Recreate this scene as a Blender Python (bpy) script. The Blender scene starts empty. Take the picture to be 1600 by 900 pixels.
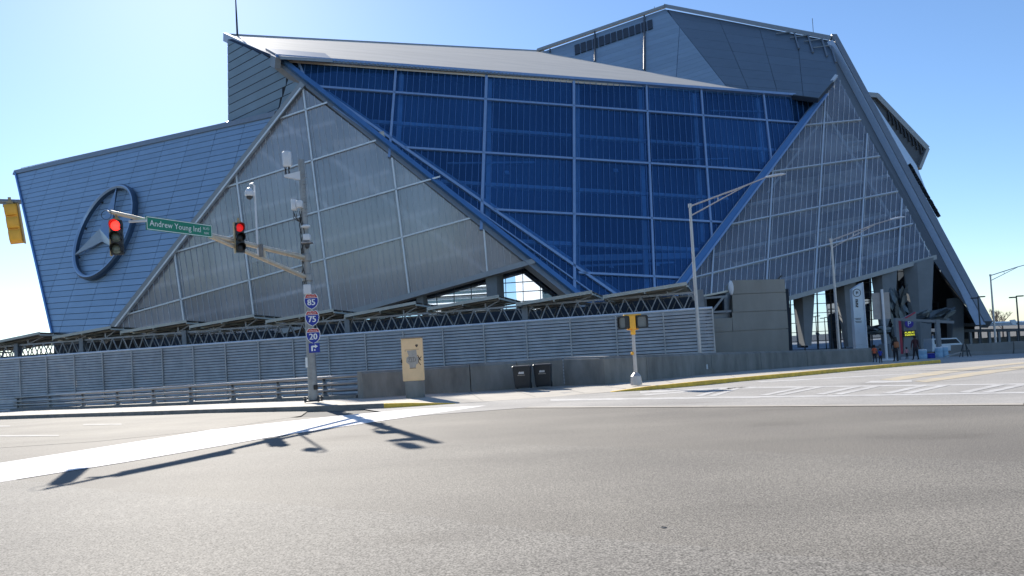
import bpy, bmesh, math, random
from mathutils import Vector, Matrix
random.seed(7)
V = Vector
S = bpy.context.scene
COL = S.collection
rad = math.radians

# ------------------------------------------------------------------ camera
F, CX, CY = 1156.0, 800.0, 517.0
PITCH, ROLL, EYE = rad(1.635), rad(-3.4), 1.75
cam_d = bpy.data.cameras.new('camera')
cam = bpy.data.objects.new('camera', cam_d); COL.objects.link(cam)
cam.matrix_world = Matrix.Translation((0, 0, EYE)) @ Matrix.Rotation(math.pi/2 + PITCH, 4, 'X') @ Matrix.Rotation(ROLL, 4, 'Z')
cam_d.sensor_width = 36.0; cam_d.lens = F/1600*36; cam_d.shift_y = (CY-450)/1600
cam_d.clip_start = 0.1; cam_d.clip_end = 6000
S.camera = cam
CM = cam.matrix_world.to_3x3(); CO = V((0, 0, EYE))

def ray(px, py): return CM @ V(((px-CX)/F, -(py-CY)/F, -1.0))
def at(px, py, y):                      # the point of the place seen at a pixel, y metres ahead
    d = ray(px, py); return CO + d*(y/d.y)
def onp(px, py, pl):                    # ... on a plane (point, normal)
    d = ray(px, py); return CO + d*((pl[0]-CO).dot(pl[1])/d.dot(pl[1]))
def proj(p):
    q = CM.transposed() @ (p-CO); return (CX + F*q.x/-q.z, CY - F*q.y/-q.z)
def plane3(a, b, c):
    n = (b-a).cross(c-a).normalized()
    if n.dot(CO-a) < 0: n = -n
    return (a, n)

# ------------------------------------------------------------------ sky, sun, exposure
sd = ray(282, -143).normalized()        # towards the sun
SUN_EL, SUN_AZ = math.asin(sd.z), math.atan2(sd.x, sd.y)
W = bpy.data.worlds.new('World'); S.world = W; W.use_nodes = True
nt = W.node_tree; bg = nt.nodes['Background']
sky = nt.nodes.new('ShaderNodeTexSky'); sky.sky_type = 'NISHITA'; sky.sun_disc = False
sky.sun_elevation = SUN_EL; sky.sun_rotation = SUN_AZ
sky.altitude = 300; sky.air_density = 1.0; sky.dust_density = 0.22; sky.ozone_density = 5.5
nt.links.new(sky.outputs[0], bg.inputs[0]); bg.inputs[1].default_value = 0.105
sun_d = bpy.data.lights.new('sun', 'SUN'); sun_d.energy = 5.0; sun_d.angle = rad(0.5); sun_d.color = (1, .94, .85)
sun = bpy.data.objects.new('sun', sun_d); COL.objects.link(sun)
sun.rotation_euler = (-sd).to_track_quat('-Z', 'Y').to_euler(); sun.location = (0, 0, 60)
S.view_settings.view_transform = 'Standard'; S.view_settings.look = 'None'
S.view_settings.exposure = 0.75; S.view_settings.gamma = 1.0
S.cycles.max_bounces = 8; S.cycles.transparent_max_bounces = 16
S.cycles.caustics_reflective = False; S.cycles.caustics_refractive = False
S.cycles.sample_clamp_indirect = 8

# ------------------------------------------------------------------ materials
def mat(name, col, rough=.6, metal=0.0, spec=.5, var=.12, scale=1.5, bump=0.0, bscale=40, stretch=(1, 1, 1), emit=None, dirt=None, coat=0, rnd=0):
    m = bpy.data.materials.new(name); m.use_nodes = True
    n, L = m.node_tree.nodes, m.node_tree.links
    b = n['Principled BSDF']
    b.inputs['Roughness'].default_value = rough; b.inputs['Metallic'].default_value = metal
    b.inputs['Specular IOR Level'].default_value = spec
    b.inputs['Coat Weight'].default_value = coat
    g = n.new('ShaderNodeNewGeometry'); mp = n.new('ShaderNodeMapping'); mp.inputs['Scale'].default_value = stretch
    L.new(g.outputs['Position'], mp.inputs[0])
    t = n.new('ShaderNodeTexNoise'); t.inputs['Scale'].default_value = scale; t.inputs['Detail'].default_value = 6
    t.inputs['Roughness'].default_value = .62
    L.new(mp.outputs[0], t.inputs[0])
    r = n.new('ShaderNodeValToRGB'); r.color_ramp.elements[0].position = .3; r.color_ramp.elements[1].position = .7
    c = V(col); lo, hi = c*(1-var), c*(1+var)
    if dirt: lo = V(dirt)
    r.color_ramp.elements[0].color = (*lo, 1); r.color_ramp.elements[1].color = (*hi, 1)
    L.new(t.outputs[0], r.inputs[0]); L.new(r.outputs[0], b.inputs['Base Color'])
    if rnd:                                        # every panel a shade of its own
        oi = n.new('ShaderNodeObjectInfo'); mr = n.new('ShaderNodeMapRange'); mr.inputs[3].default_value = 1-rnd; mr.inputs[4].default_value = 1+rnd
        hs = n.new('ShaderNodeHueSaturation'); L.new(oi.outputs['Random'], mr.inputs[0]); L.new(mr.outputs[0], hs.inputs['Value']); L.new(r.outputs[0], hs.inputs['Color']); L.new(hs.outputs[0], b.inputs['Base Color'])
    if bump:
        t2 = n.new('ShaderNodeTexNoise'); t2.inputs['Scale'].default_value = bscale; t2.inputs['Detail'].default_value = 4
        L.new(mp.outputs[0], t2.inputs[0])
        bu = n.new('ShaderNodeBump'); bu.inputs['Strength'].default_value = bump; bu.inputs['Distance'].default_value = .02
        L.new(t2.outputs[0], bu.inputs['Height']); L.new(bu.outputs[0], b.inputs['Normal'])
    if emit:
        b.inputs['Emission Color'].default_value = (*emit[0], 1); b.inputs['Emission Strength'].default_value = emit[1]
    return m

def glass(name, tint, body, refl, see, rcol=(1, 1, 1), rough=.02, var=0.0, vscale=.15, rnd=0):
    """coated glazing: a share of mirror, a share of tinted see-through, the rest the frit body"""
    m = bpy.data.materials.new(name); m.use_nodes = True
    n, L = m.node_tree.nodes, m.node_tree.links
    for x in list(n):
        if x.type == 'BSDF_PRINCIPLED': n.remove(x)
    out = [x for x in n if x.type == 'OUTPUT_MATERIAL'][0]
    tr = n.new('ShaderNodeBsdfTransparent'); tr.inputs[0].default_value = (*tint, 1)
    df = n.new('ShaderNodeBsdfDiffuse'); df.inputs[0].default_value = (*body, 1)
    if var:  # noise in the body colour imitates mottled reflections and haze
        g = n.new('ShaderNodeNewGeometry'); t = n.new('ShaderNodeTexNoise'); t.inputs['Scale'].default_value = vscale; t.inputs['Detail'].default_value = 5
        mp = n.new('ShaderNodeMapping'); mp.inputs['Scale'].default_value = (3.0, 3.0, .8)
        L.new(g.outputs['Position'], mp.inputs[0]); L.new(mp.outputs[0], t.inputs[0])
        r = n.new('ShaderNodeValToRGB'); r.color_ramp.elements[0].position = .32; r.color_ramp.elements[1].position = .68
        r.color_ramp.elements[0].color = (*(V(body)*(1-var)), 1); r.color_ramp.elements[1].color = (*(V(body)*(1+var)), 1)
        L.new(t.outputs[0], r.inputs[0]); L.new(r.outputs[0], df.inputs[0])
    if rnd:
        oi = n.new('ShaderNodeObjectInfo'); mr = n.new('ShaderNodeMapRange'); mr.inputs[3].default_value = 1-rnd; mr.inputs[4].default_value = 1+rnd
        hs = n.new('ShaderNodeHueSaturation'); L.new(oi.outputs['Random'], mr.inputs[0]); L.new(mr.outputs[0], hs.inputs['Value'])
        hs.inputs['Color'].default_value = (*body, 1)
        if var: L.new(r.outputs[0], hs.inputs['Color'])
        L.new(hs.outputs[0], df.inputs[0])
    gl = n.new('ShaderNodeBsdfGlossy'); gl.inputs[0].default_value = (*rcol, 1); gl.inputs['Roughness'].default_value = rough
    a = n.new('ShaderNodeMixShader'); a.inputs[0].default_value = see
    L.new(df.outputs[0], a.inputs[1]); L.new(tr.outputs[0], a.inputs[2])
    fr = n.new('ShaderNodeFresnel'); fr.inputs[0].default_value = 1.45
    ad = n.new('ShaderNodeMath'); ad.operation = 'ADD'; ad.use_clamp = True; ad.inputs[1].default_value = refl
    L.new(fr.outputs[0], ad.inputs[0])
    b = n.new('ShaderNodeMixShader'); L.new(ad.outputs[0], b.inputs[0])
    L.new(a.outputs[0], b.inputs[1]); L.new(gl.outputs[0], b.inputs[2])
    L.new(b.outputs[0], out.inputs[0])
    return m

def asphalt_mat(name, col, rough, streak, speck):
    m = bpy.data.materials.new(name); m.use_nodes = True
    n, L = m.node_tree.nodes, m.node_tree.links; b = n['Principled BSDF']
    b.inputs['Roughness'].default_value = rough; b.inputs['Specular IOR Level'].default_value = .3
    g = n.new('ShaderNodeNewGeometry')
    def noise(sc, stretch, rot, det=5):
        mp = n.new('ShaderNodeMapping'); mp.inputs['Scale'].default_value = stretch; mp.inputs['Rotation'].default_value = (0, 0, rot)
        L.new(g.outputs['Position'], mp.inputs[0])
        t = n.new('ShaderNodeTexNoise'); t.inputs['Scale'].default_value = sc; t.inputs['Detail'].default_value = det
        L.new(mp.outputs[0], t.inputs[0]); return t
    def ramp(t, p0, p1, c0, c1):
        r = n.new('ShaderNodeValToRGB'); r.color_ramp.elements[0].position = p0; r.color_ramp.elements[1].position = p1
        r.color_ramp.elements[0].color = (*c0, 1); r.color_ramp.elements[1].color = (*c1, 1); L.new(t.outputs[0], r.inputs[0]); return r
    c = V(col)
    r1 = ramp(noise(.6, (.08, 1.0, 1), rad(12)), .33, .67, c*(1-streak), c*(1+streak))      # tyre-worn lanes, paving passes
    r2 = ramp(noise(.35, (1, 1, 1), 0), .3, .7, (.86,)*3, (1.1, 1.1, 1.08))                  # broad blotches
    r3 = ramp(noise(60, (1, 1, 1), 0, 8), .36, .64, (1-speck,)*3, (1+speck,)*3)               # aggregate
    r4 = ramp(noise(160, (1, 1, 1), 0, 1), .68, .74, (1, 1, 1), (1.8, 1.8, 1.75))            # bright chips
    r5 = ramp(noise(.55, (.5, 1, 1), rad(20), 7), .60, .74, (1, 1, 1), (.74, .73, .72))             # oil and tyre stains
    r6 = ramp(noise(16, (1, 1, 1), 0, 8), .35, .65, (.90,)*3, (1.10,)*3)                            # coarser mottling that survives distance
    prev = r1
    for r in (r2, r3, r4, r5, r6):
        mx = n.new('ShaderNodeMixRGB'); mx.blend_type = 'MULTIPLY'; mx.inputs[0].default_value = 1
        L.new(prev.outputs[0], mx.inputs[1]); L.new(r.outputs[0], mx.inputs[2]); prev = mx
    L.new(prev.outputs[0], b.inputs['Base Color'])
    bu = n.new('ShaderNodeBump'); bu.inputs['Strength'].default_value = .10; bu.inputs['Distance'].default_value = .004
    tb = noise(90, (1, 1, 1), 0, 3); L.new(tb.outputs[0], bu.inputs['Height']); L.new(bu.outputs[0], b.inputs['Normal'])
    return m

MT = dict(
    asphalt=asphalt_mat('asphalt', (.19, .172, .147), .83, .08, .6),
    asphalt_old=asphalt_mat('old asphalt', (.235, .213, .18), .85, .10, .3),
    street_concrete=asphalt_mat('street concrete', (.36, .34, .315), .88, .07, .14),
    ground=mat('ground', (.10, .095, .085), .9, scale=.2),
    sidewalk=mat('sidewalk', (.42, .38, .32), .85, var=.13, scale=1.2, bump=.2),
    kerb=mat('kerb stone', (.22, .21, .19), .85, var=.25, scale=2.5, bump=.2),
    kerb_yellow=mat('kerb yellow paint', (.95, .62, .07), .7, var=.05, scale=3, dirt=(.62, .40, .07)),
    white_band=mat('white crosswalk', (.80, .78, .76), .85, var=.03, scale=1.0, dirt=(.70, .66, .64)),
    pink=mat('faded pink paint', (.55, .42, .40), .7, var=.2, scale=4),
    white_paint=mat('white road paint', (.50, .485, .46), .8, var=.15, scale=2.0, dirt=(.37, .35, .325)),
    yellow_paint=mat('yellow road paint', (.52, .42, .26), .8, var=.1, scale=1.6, dirt=(.38, .35, .30)),
    concrete=mat('wall concrete', (.22, .215, .195), .9, var=.35, scale=1.1, bump=.3, bscale=12, stretch=(1, 1, .35)),
    concrete_cap=mat('wall cap', (.34, .33, .31), .9, var=.2, scale=2),
    joint=mat('joint', (.03, .03, .03), .9),
    galv=mat('galvanised steel', (.27, .27, .27), .45, .6, var=.15, scale=3),
    rail=mat('rail aluminium', (.30, .28, .26), .38, .7, var=.12, scale=2),
    slat=mat('slat aluminium', (.50, .49, .47), .5, .25, var=.16, scale=1.2),
    steel=mat('painted steel', (.20, .22, .24), .5, .3, var=.15),
    steel_dark=mat('dark steel', (.05, .055, .06), .55, .2, var=.2),
    truss=mat('truss steel', (.33, .34, .35), .5, .4, var=.15, scale=3),
    solar=mat('solar cell', (.055, .06, .06), .35, .0, var=.25, scale=4),
    solar_frame=mat('solar frame', (.42, .42, .38), .45, .5, var=.1),
    panel=mat('blue metal panel', (.315, .425, .535), .42, .30, var=.05, scale=.3, rnd=.05),
    panel_box=mat('slate metal panel', (.23, .36, .50), .45, .25, var=.06, scale=.3, rnd=.08),
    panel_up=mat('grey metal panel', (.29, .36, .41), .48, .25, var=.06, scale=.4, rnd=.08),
    panel_shade=mat('shaded metal panel', (.13, .165, .195), .5, .25, var=.08, scale=.4, rnd=.08),  # grey panel darkened, the overhang's shade put into the colour
    backing=mat('panel backing', (.022, .034, .055), .7),
    emblem=mat('emblem metal', (.06, .10, .155), .35, .35, var=.06),
    emblem_face=mat('emblem face', (.36, .47, .60), .35, .35, var=.05),
    roofing=mat('roof membrane', (.68, .585, .48), .8, var=.10, scale=.25, stretch=(.3, 1, 1)),
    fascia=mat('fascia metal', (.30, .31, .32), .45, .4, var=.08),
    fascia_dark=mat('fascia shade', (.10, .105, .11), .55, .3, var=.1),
    frame_blue=mat('blue frame', (.12, .26, .48), .32, .5, var=.06),
    frame_pale=mat('pale frame', (.36, .48, .66), .35, .5, var=.06),
    frame_grey=mat('grey frame', (.72, .74, .76), .4, .3, var=.06),
    glass_c=glass('blue glazing', (.40, .64, .92), (.042, .150, .37), .11, .72, (.24, .50, .92), .02, .15, .06, .38),
    glass_b=glass('grey fritted film', (.92, .90, .93), (.66, .64, .67), .08, .58, (.72, .78, .86), .14, .24, .06, .10),
    glass_g=glass('grey green glazing', (.84, .87, .89), (.45, .45, .475), .09, .60, (.60, .72, .86), .09, .25, .06, .15),
    bars_c=mat('blue glazing bar', (.10, .21, .43), .5, .2, var=.1),
    bars_b=mat('grey glazing bar', (.74, .74, .75), .6, .0, var=.2),
    curtain=glass('mirror curtain wall', (.1, .14, .2), (.01, .015, .02), .74, .5, (.72, .84, 1.0), .008),
    interior=mat('interior floor', (.86, .85, .84), .8, var=.2, scale=.3),
    interior_dark=mat('unlit void', (.030, .038, .05), .9, var=.3, scale=.2),  # near-black for unlit halls and the shade under the canopies
    interior_hall=mat('hall wall', (.10, .10, .105), .9, var=.5, scale=.09),
    interior_warm=mat('interior ceiling', (.70, .62, .52), .8, var=.4, scale=.35, dirt=(.12, .11, .1)),
    pillar=mat('pillar concrete', (.21, .225, .235), .8, var=.10, scale=.5),
    louvre=mat('louvre', (.012, .016, .02), .6),
    box_wall=mat('precast panel', (.27, .262, .235), .85, var=.12, scale=.8, stretch=(1, 1, .4)),
    pole=mat('pole steel', (.30, .30, .29), .5, .5, var=.2, scale=3),
    arm=mat('weathered arm', (.58, .50, .39), .45, .5, var=.15, scale=3),
    black=mat('black plastic', (.012, .012, .013), .4, var=.2),
    signal_yellow=mat('signal yellow', (.95, .48, .05), .5, var=.1),
    tan_edge=mat('tan signal edge', (.45, .33, .16), .5, var=.1),
    red_lit=mat('red lens lit', (.7, .01, .01), .4, var=0, emit=((1, .02, .015), 3.2)),
    lens=mat('dark lens', (.13, .16, .13), .25, var=.3, scale=18),
    red_dim=mat('red lens hooded', (.35, .01, .015), .4, var=0, emit=((1, .02, .02), .35)),
    sign_green=mat('sign green', (.0, .20, .115), .45, var=.04),
    sign_white=mat('sign white', (.80, .82, .80), .5, var=.03),
    sign_blue=mat('sign blue', (.01, .03, .30), .45, var=.05),
    sign_red=mat('sign red', (.50, .035, .03), .45, var=.05),
    sign_back=mat('sign back', (.28, .27, .27), .5, .4, var=.1),
    device=mat('white housing', (.66, .68, .70), .45, var=.05),
    cabinet=mat('cabinet cream', (.90, .62, .34), .55, var=.08, scale=2),
    grey_scrub=mat('buffed grey paint', (.42, .38, .33), .6, var=.12, scale=9),
    ink=mat('ink', (.03, .02, .02), .6),
    bin=mat('bin plastic', (.012, .016, .021), .5, var=.15),
    mark=mat('white mark', (.62, .62, .62), .6),
    ped_glass=mat('pedestrian lens', (.16, .17, .165), .3, var=.1, scale=8),
    lamp_pole=mat('lamp pole', (.50, .47, .45), .42, .5, var=.1),
    totem=mat('totem metal', (.50, .56, .62), .4, .3, var=.06),
    purple=mat('purple disc', (.05, .03, .32), .5),
    maroon=mat('red banner', (.33, .02, .05), .5),
    led=mat('led text', (.6, .6, .05), .5, emit=((.75, .8, .05), .9)),
    tower_white=mat('white tower', (.78, .77, .74), .7, var=.05),
    tower_dark=mat('tower glass', (.05, .08, .09), .2, var=.2),
    sculpt=mat('sculpture metal', (.10, .115, .12), .38, .7, var=.3, scale=2),
    skin=mat('skin', (.16, .085, .055), .55), hair=mat('hair', (.012, .010, .009), .6),
    orange=mat('orange shirt', (.62, .12, .05), .8), blue_cloth=mat('blue shirt', (.02, .04, .32), .8),
    dark_cloth=mat('dark cloth', (.015, .016, .022), .85), brown_cloth=mat('dark maroon jacket', (.045, .014, .018), .85),
    pink_cloth=mat('pink shirt', (.45, .22, .24), .85), leather=mat('tan leather', (.34, .12, .045), .6),
    pale_blue=mat('pale blue plastic', (.28, .46, .60), .5, var=.1),
    car_white=mat('white car paint', (.7, .7, .72), .25, var=.02, coat=.6), tyre=mat('tyre', (.015, .015, .015), .8),
    twig=mat('bare twigs', (.16, .12, .10), .9), foliage=mat('far foliage', (.05, .06, .035), .9, var=.4, scale=.2),
)

# ------------------------------------------------------------------ mesh tools
ORG = {}
def tag(o, label=None, cat=None, group=None, kind=None):
    if label: o['label'] = label
    if cat: o['category'] = cat
    if group: o['group'] = group
    if kind: o['kind'] = kind
    return o
def root(name, loc, label, cat, group=None):
    o = bpy.data.objects.new(name, None); COL.objects.link(o); o.location = loc; ORG[o] = V(loc)
    o.empty_display_size = .3
    return tag(o, label, cat, group)

class MB:
    def __init__(s): s.v, s.f, s.m = [], [], []
    def add(s, vs, fs, mi=0):
        k = len(s.v); s.v += [V(x) for x in vs]; s.f += [tuple(i+k for i in f) for f in fs]; s.m += [mi]*len(fs); return s
    def hexa(s, a, b, mi=0):             # two matching n-gons -> closed prism
        n = len(a); fs = [tuple(range(n))[::-1], tuple(range(n, 2*n))]
        fs += [(i, (i+1) % n, n+(i+1) % n, n+i) for i in range(n)]
        return s.add(list(a)+list(b), fs, mi)
    def prism(s, poly, vec, mi=0): return s.hexa([V(p) for p in poly], [V(p)+V(vec) for p in poly], mi)
    def box(s, c, size, rz=0, mi=0, R=None):
        R = R or Matrix.Rotation(rz, 3, 'Z'); c = V(c); x, y, z = (d/2 for d in size)
        q = [c + R @ V(p) for p in ((-x, -y, -z), (x, -y, -z), (x, y, -z), (-x, y, -z))]
        return s.prism(q, R @ V((0, 0, 2*z)), mi)
    def bevbox(s, c, size, b, rz=0, mi=0):   # chamfered upright box
        R = Matrix.Rotation(rz, 3, 'Z'); c = V(c); x, y, z = (d/2 for d in size)
        def ring(ix, zz):
            xx, yy = x-ix, y-ix
            return [c + R @ V(p) for p in ((-xx+b, -yy, zz), (xx-b, -yy, zz), (xx, -yy+b, zz), (xx, yy-b, zz), (xx-b, yy, zz), (-xx+b, yy, zz), (-xx, yy-b, zz), (-xx, -yy+b, zz))]
        return s.loft([ring(b*.7, -z), ring(0, -z+b), ring(0, z-b), ring(b*.7, z)], mi)
    def loft(s, rings, mi=0, cap=True):
        n = len(rings[0]); vs = [p for r in rings for p in r]; fs = []
        for k in range(len(rings)-1):
            fs += [(k*n+i, k*n+(i+1) % n, (k+1)*n+(i+1) % n, (k+1)*n+i) for i in range(n)]
        if cap: fs += [tuple(range(n))[::-1], tuple(range((len(rings)-1)*n, len(rings)*n))]
        return s.add(vs, fs, mi)
    def beam(s, p, q, w, h, up=(0, 0, 1), mi=0):
        p, q = V(p), V(q); d = (q-p).normalized(); u = V(up); sd_ = d.cross(u)
        if sd_.length < 1e-4: sd_ = d.cross(V((1, 0, 0)))
        sd_.normalize(); u = sd_.cross(d).normalized()
        a = [p + sd_*x*w/2 + u*y*h/2 for x, y in ((-1, -1), (1, -1), (1, 1), (-1, 1))]
        return s.prism(a, q-p, mi)
    def tube(s, pts, rs, n=10, mi=0, sx=1.0):
        pts = [V(p) for p in pts]
        if not isinstance(rs, (list, tuple)): rs = [rs]*len(pts)
        rings = []
        for i, p in enumerate(pts):
            d = (pts[min(i+1, len(pts)-1)] - pts[max(i-1, 0)]).normalized()
            a = d.cross(V((0, 0, 1)) if abs(d.z) < .95 else V((0, 1, 0))).normalized(); b = a.cross(d)
            rings.append([p + (a*math.cos(t)*sx + b*math.sin(t))*rs[i] for t in (2*math.pi*k/n for k in range(n))])
        return s.loft(rings, mi)
    def lathe(s, c, prof, n=16, mi=0, R=None, cap=True):  # prof: (radius, height)
        R = R or Matrix.Identity(3); c = V(c)
        return s.loft([[c + R @ V((r*math.cos(2*math.pi*k/n), r*math.sin(2*math.pi*k/n), h)) for k in range(n)] for r, h in prof], mi, cap)
    def ball(s, c, r, n=12, k=7, mi=0, R=None):
        rr = r if isinstance(r, (tuple, list)) else (r, r, r); c = V(c); R = R or Matrix.Identity(3)
        rings = []
        for j in range(k+1):
            t = math.pi*(.02 + .96*j/k); rings.append([c + R @ V((rr[0]*math.sin(t)*math.cos(2*math.pi*i/n), rr[1]*math.sin(t)*math.sin(2*math.pi*i/n), -rr[2]*math.cos(t))) for i in range(n)])
        return s.loft(rings, mi)
    def build(s, name, mats, parent=None, label=None, cat=None, group=None, kind=None, smooth=False, keep=False):
        me = bpy.data.meshes.new(name)
        if parent is not None: org = ORG[parent]
        else:
            xs = [p.x for p in s.v]; ys = [p.y for p in s.v]; zs = [p.z for p in s.v]
            org = V(((min(xs)+max(xs))/2, (min(ys)+max(ys))/2, min(zs)))
        me.from_pydata([tuple(p-org) for p in s.v], [], s.f)
        if not isinstance(mats, (list, tuple)): mats = [mats]
        for m in mats: me.materials.append(MT[m] if isinstance(m, str) else m)
        me.polygons.foreach_set('material_index', s.m)
        if not keep:
            bm = bmesh.new(); bm.from_mesh(me); bmesh.ops.recalc_face_normals(bm, faces=bm.faces); bm.to_mesh(me); bm.free()
        if smooth:
            me.polygons.foreach_set('use_smooth', [True]*len(me.polygons))
            me.set_sharp_from_angle(angle=rad(35))
        o = bpy.data.objects.new(name, me); COL.objects.link(o); ORG[o] = org
        if parent is not None: o.parent = parent
        else: o.location = org
        return tag(o, label, cat, group, kind)

def text_mesh(mb, txt, origin, right, up, height, mi=0, xs=1.0, lift=.004, align='LEFT'):
    """flat lettering laid on a sign face; origin = baseline start"""
    cu = bpy.data.curves.new('text', 'FONT'); cu.body = txt; cu.size = 1; cu.align_x = align; cu.resolution_u = 2
    o = bpy.data.objects.new('text', cu); COL.objects.link(o)
    me = bpy.data.meshes.new_from_object(o.evaluated_get(bpy.context.evaluated_depsgraph_get()))
    right, up = V(right).normalized(), V(up).normalized(); nrm = right.cross(up); s = height/.72
    mb.add([V(origin) + right*v.co.x*s*xs + up*v.co.y*s + nrm*lift for v in me.vertices], [tuple(p.vertices) for p in me.polygons], mi)
    bpy.data.objects.remove(o); bpy.data.curves.remove(cu); bpy.data.meshes.remove(me)

def text_width(txt):
    cu = bpy.data.curves.new('text', 'FONT'); cu.body = txt; cu.size = 1
    o = bpy.data.objects.new('text', cu); COL.objects.link(o); bpy.context.view_layer.update()
    w = o.dimensions.x; bpy.data.objects.remove(o); bpy.data.curves.remove(cu); return w/.72

# ------------------------------------------------------------------ ground
Y1, Y2, SL = 30.0, 110.0, .025                   # level here, then the street falls away to the stadium
def gz(y): return -SL*(min(max(y, Y1), Y2)-Y1)
def G(px, py, zo=0.0):
    d = ray(px, py); h = EYE - zo
    if d.z < 0:
        t = -h/d.z
        if t*d.y <= Y1: return CO + d*t
    den = d.z + SL*d.y; t = (-h + SL*Y1)/den
    if den < 0 and t*d.y <= Y2: return CO + d*t
    t = (-h - SL*(Y2-Y1))/d.z if d.z < 0 else 400/d.y
    return CO + d*t

def split_poly(poly, side):                      # 2D polygon, side(p)->signed
    a, b = [], []
    n = len(poly)
    for i in range(n):
        p, q = poly[i], poly[(i+1) % n]; sp, sq = side(p), side(q)
        if sp >= 0: a.append(p)
        if sp <= 0: b.append(p)
        if sp*sq < 0:
            t = sp/(sp-sq); x = tuple(p[k]+(q[k]-p[k])*t for k in range(2)); a.append(x); b.append(x)
    def area(r): return abs(sum(r[i][0]*r[(i+1) % len(r)][1]-r[(i+1) % len(r)][0]*r[i][1] for i in range(len(r))))/2 if len(r) > 2 else 0
    return (a if area(a) > 1e-3 else None), (b if area(b) > 1e-3 else None)

def sheet(name, poly, zo, m, kind='structure', mb=None, build=True):
    parts = [[(p[0], p[1]) for p in poly]]
    for yb in (Y1, Y2):
        nx = []
        for r in parts: nx += [x for x in split_poly(r, lambda p: p[1]-yb) if x]
        parts = nx
    mb = mb or MB()
    for r in parts: mb.add([(x, y, gz(y)+zo) for x, y in r], [tuple(range(len(r)))])
    return mb.build(name, m, kind=kind) if build else mb
def gp(*pts): return [G(x, y) for x, y in pts]

sheet('ground', [(-2500, -2500), (2500, -2500), (2500, 4000), (-2500, 4000)], -.03, 'ground')
# asphalt intersection in front, older road to the left, pale concrete side street to the right
E_ = [G(640, 651), G(820, 637.5), G(1100, 636), G(1600, 633), G(1900, 631)]
sheet('street', [(-90, -40), (90, -40), (60, E_[-1].y-1)] + [(p.x, p.y) for p in E_[::-1]] + [(E_[0].x-3, E_[0].y+2), (-90, 60)], 0, 'asphalt')
sheet('side_street', [(p.x, p.y) for p in E_] + [(120, 60), (120, 108), (30, 75), (10, 46), (-2, 33), (E_[0].x-3, E_[0].y+6)], .008, 'street_concrete')
lip = MB()
for a, b in zip(E_[:-1], E_[1:]):
    d = (b-a).normalized(); nn = V((-d.y, d.x, 0))
    if a is E_[0]: continue
    sheet('', [a - d*.01 - nn*.06, b - nn*.06, b + nn*.30, a - d*.01 + nn*.30], .0125, None, mb=lip, build=False)
lip.build('concrete_header', 'sidewalk', kind='structure')
oldp = gp((-300, 672), (0, 700), (150, 690), (330, 672), (470, 650), (480, 643), (0, 656), (-300, 662))
sheet('left_road', oldp, .005, 'asphalt_old')
# the broad white band of the near crosswalk
band = gp((-160, 762), (0, 724), (110, 707), (330, 672), (520, 651), (640, 640), (760, 634), (720, 640), (610, 656), (420, 684), (200, 722), (0, 754), (-160, 785))
sheet('crosswalk_band', band, .010, 'white_band')
sheet('worn_pink_patch', gp((-60, 741), (20, 731), (70, 729), (55, 737), (20, 744), (-40, 757)), .0145, 'pink')
def stripe(mb, a, b, w, zo=.0165):
    d = (b-a).normalized(); nn = V((-d.y, d.x, 0))*w/2
    sheet('', [a-nn, b-nn, b+nn, a+nn], zo, None, mb=mb, build=False)
def pixstripe(mb, quad, zo=.0120): sheet('', gp(*quad), zo, None, mb=mb, build=False)
cw = MB()
pixstripe(cw, [(860, 624), (1300, 617.8), (1640, 612), (1640, 614.4), (1300, 620.4), (860, 627)])
pixstripe(cw, [(1000, 612), (1135, 605.5), (1640, 599), (1640, 601), (1135, 607.8), (1000, 614.6)])
for x0, x1, w in ((1085, 1130, 12), (1185, 1255, 14), (1272, 1338, 16), (1375, 1440, 18), (1495, 1560, 20)):
    for k in (0, 1):
        o = k*w*1.75; yb = 619.6-(x0-1085)*.0135; yt = 606.2-(x1-1130)*.013
        pixstripe(cw, [(x0+o, yb), (x0+o+w, yb), (x1+o+w*.8, yt), (x1+o, yt)], .0145)
cw.build('crosswalk_marking', 'white_paint', kind='structure')
sl = MB(); pixstripe(sl, [(1180, 596.5), (1440, 583), (1444, 583.8), (1190, 598)]); pixstripe(sl, [(1000, 617), (1180, 603.5), (1184, 604), (1010, 618.4)])
pixstripe(sl, [(1362, 595.5), (1425, 594.5), (1425, 597.5), (1350, 599)])
sl.build('lane_line', 'white_paint', kind='structure')
yl = MB(); pixstripe(yl, [(1375, 593.5), (1480, 578), (1600, 566), (1600, 568.5), (1500, 581), (1400, 595.5)], .0145)
pixstripe(yl, [(1428, 596), (1530, 581), (1640, 567), (1640, 570.5), (1545, 584.5), (1448, 598)], .0145)
yl.build('yellow_lane_line', 'yellow_paint', kind='structure')
ll = MB(); pixstripe(ll, [(-60, 680.5), (92, 680), (92, 682), (-60, 683)]); pixstripe(ll, [(130, 663), (190, 662.4), (190, 664), (130, 664.8)]); pixstripe(ll, [(-60, 666.5), (16, 665.5), (16, 667), (-60, 668)])
MT['faded_paint'] = mat('faded lane paint', (.40, .385, .36), .85, var=.15, scale=2.0, dirt=(.30, .28, .25))
ll.build('dashed_lane_line', 'faded_paint', kind='structure')
mh = MB(); c = G(1037, 825); mh.lathe(c + V((0, 0, .002)), [(.03, 0), (.03, .006), (.022, .008), (.022, .005), (.001, .005)], 20)
mh.build('valve_cover', 'steel_dark', label='small round iron valve cover set in the dark asphalt', cat='valve cover', smooth=True)
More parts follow.
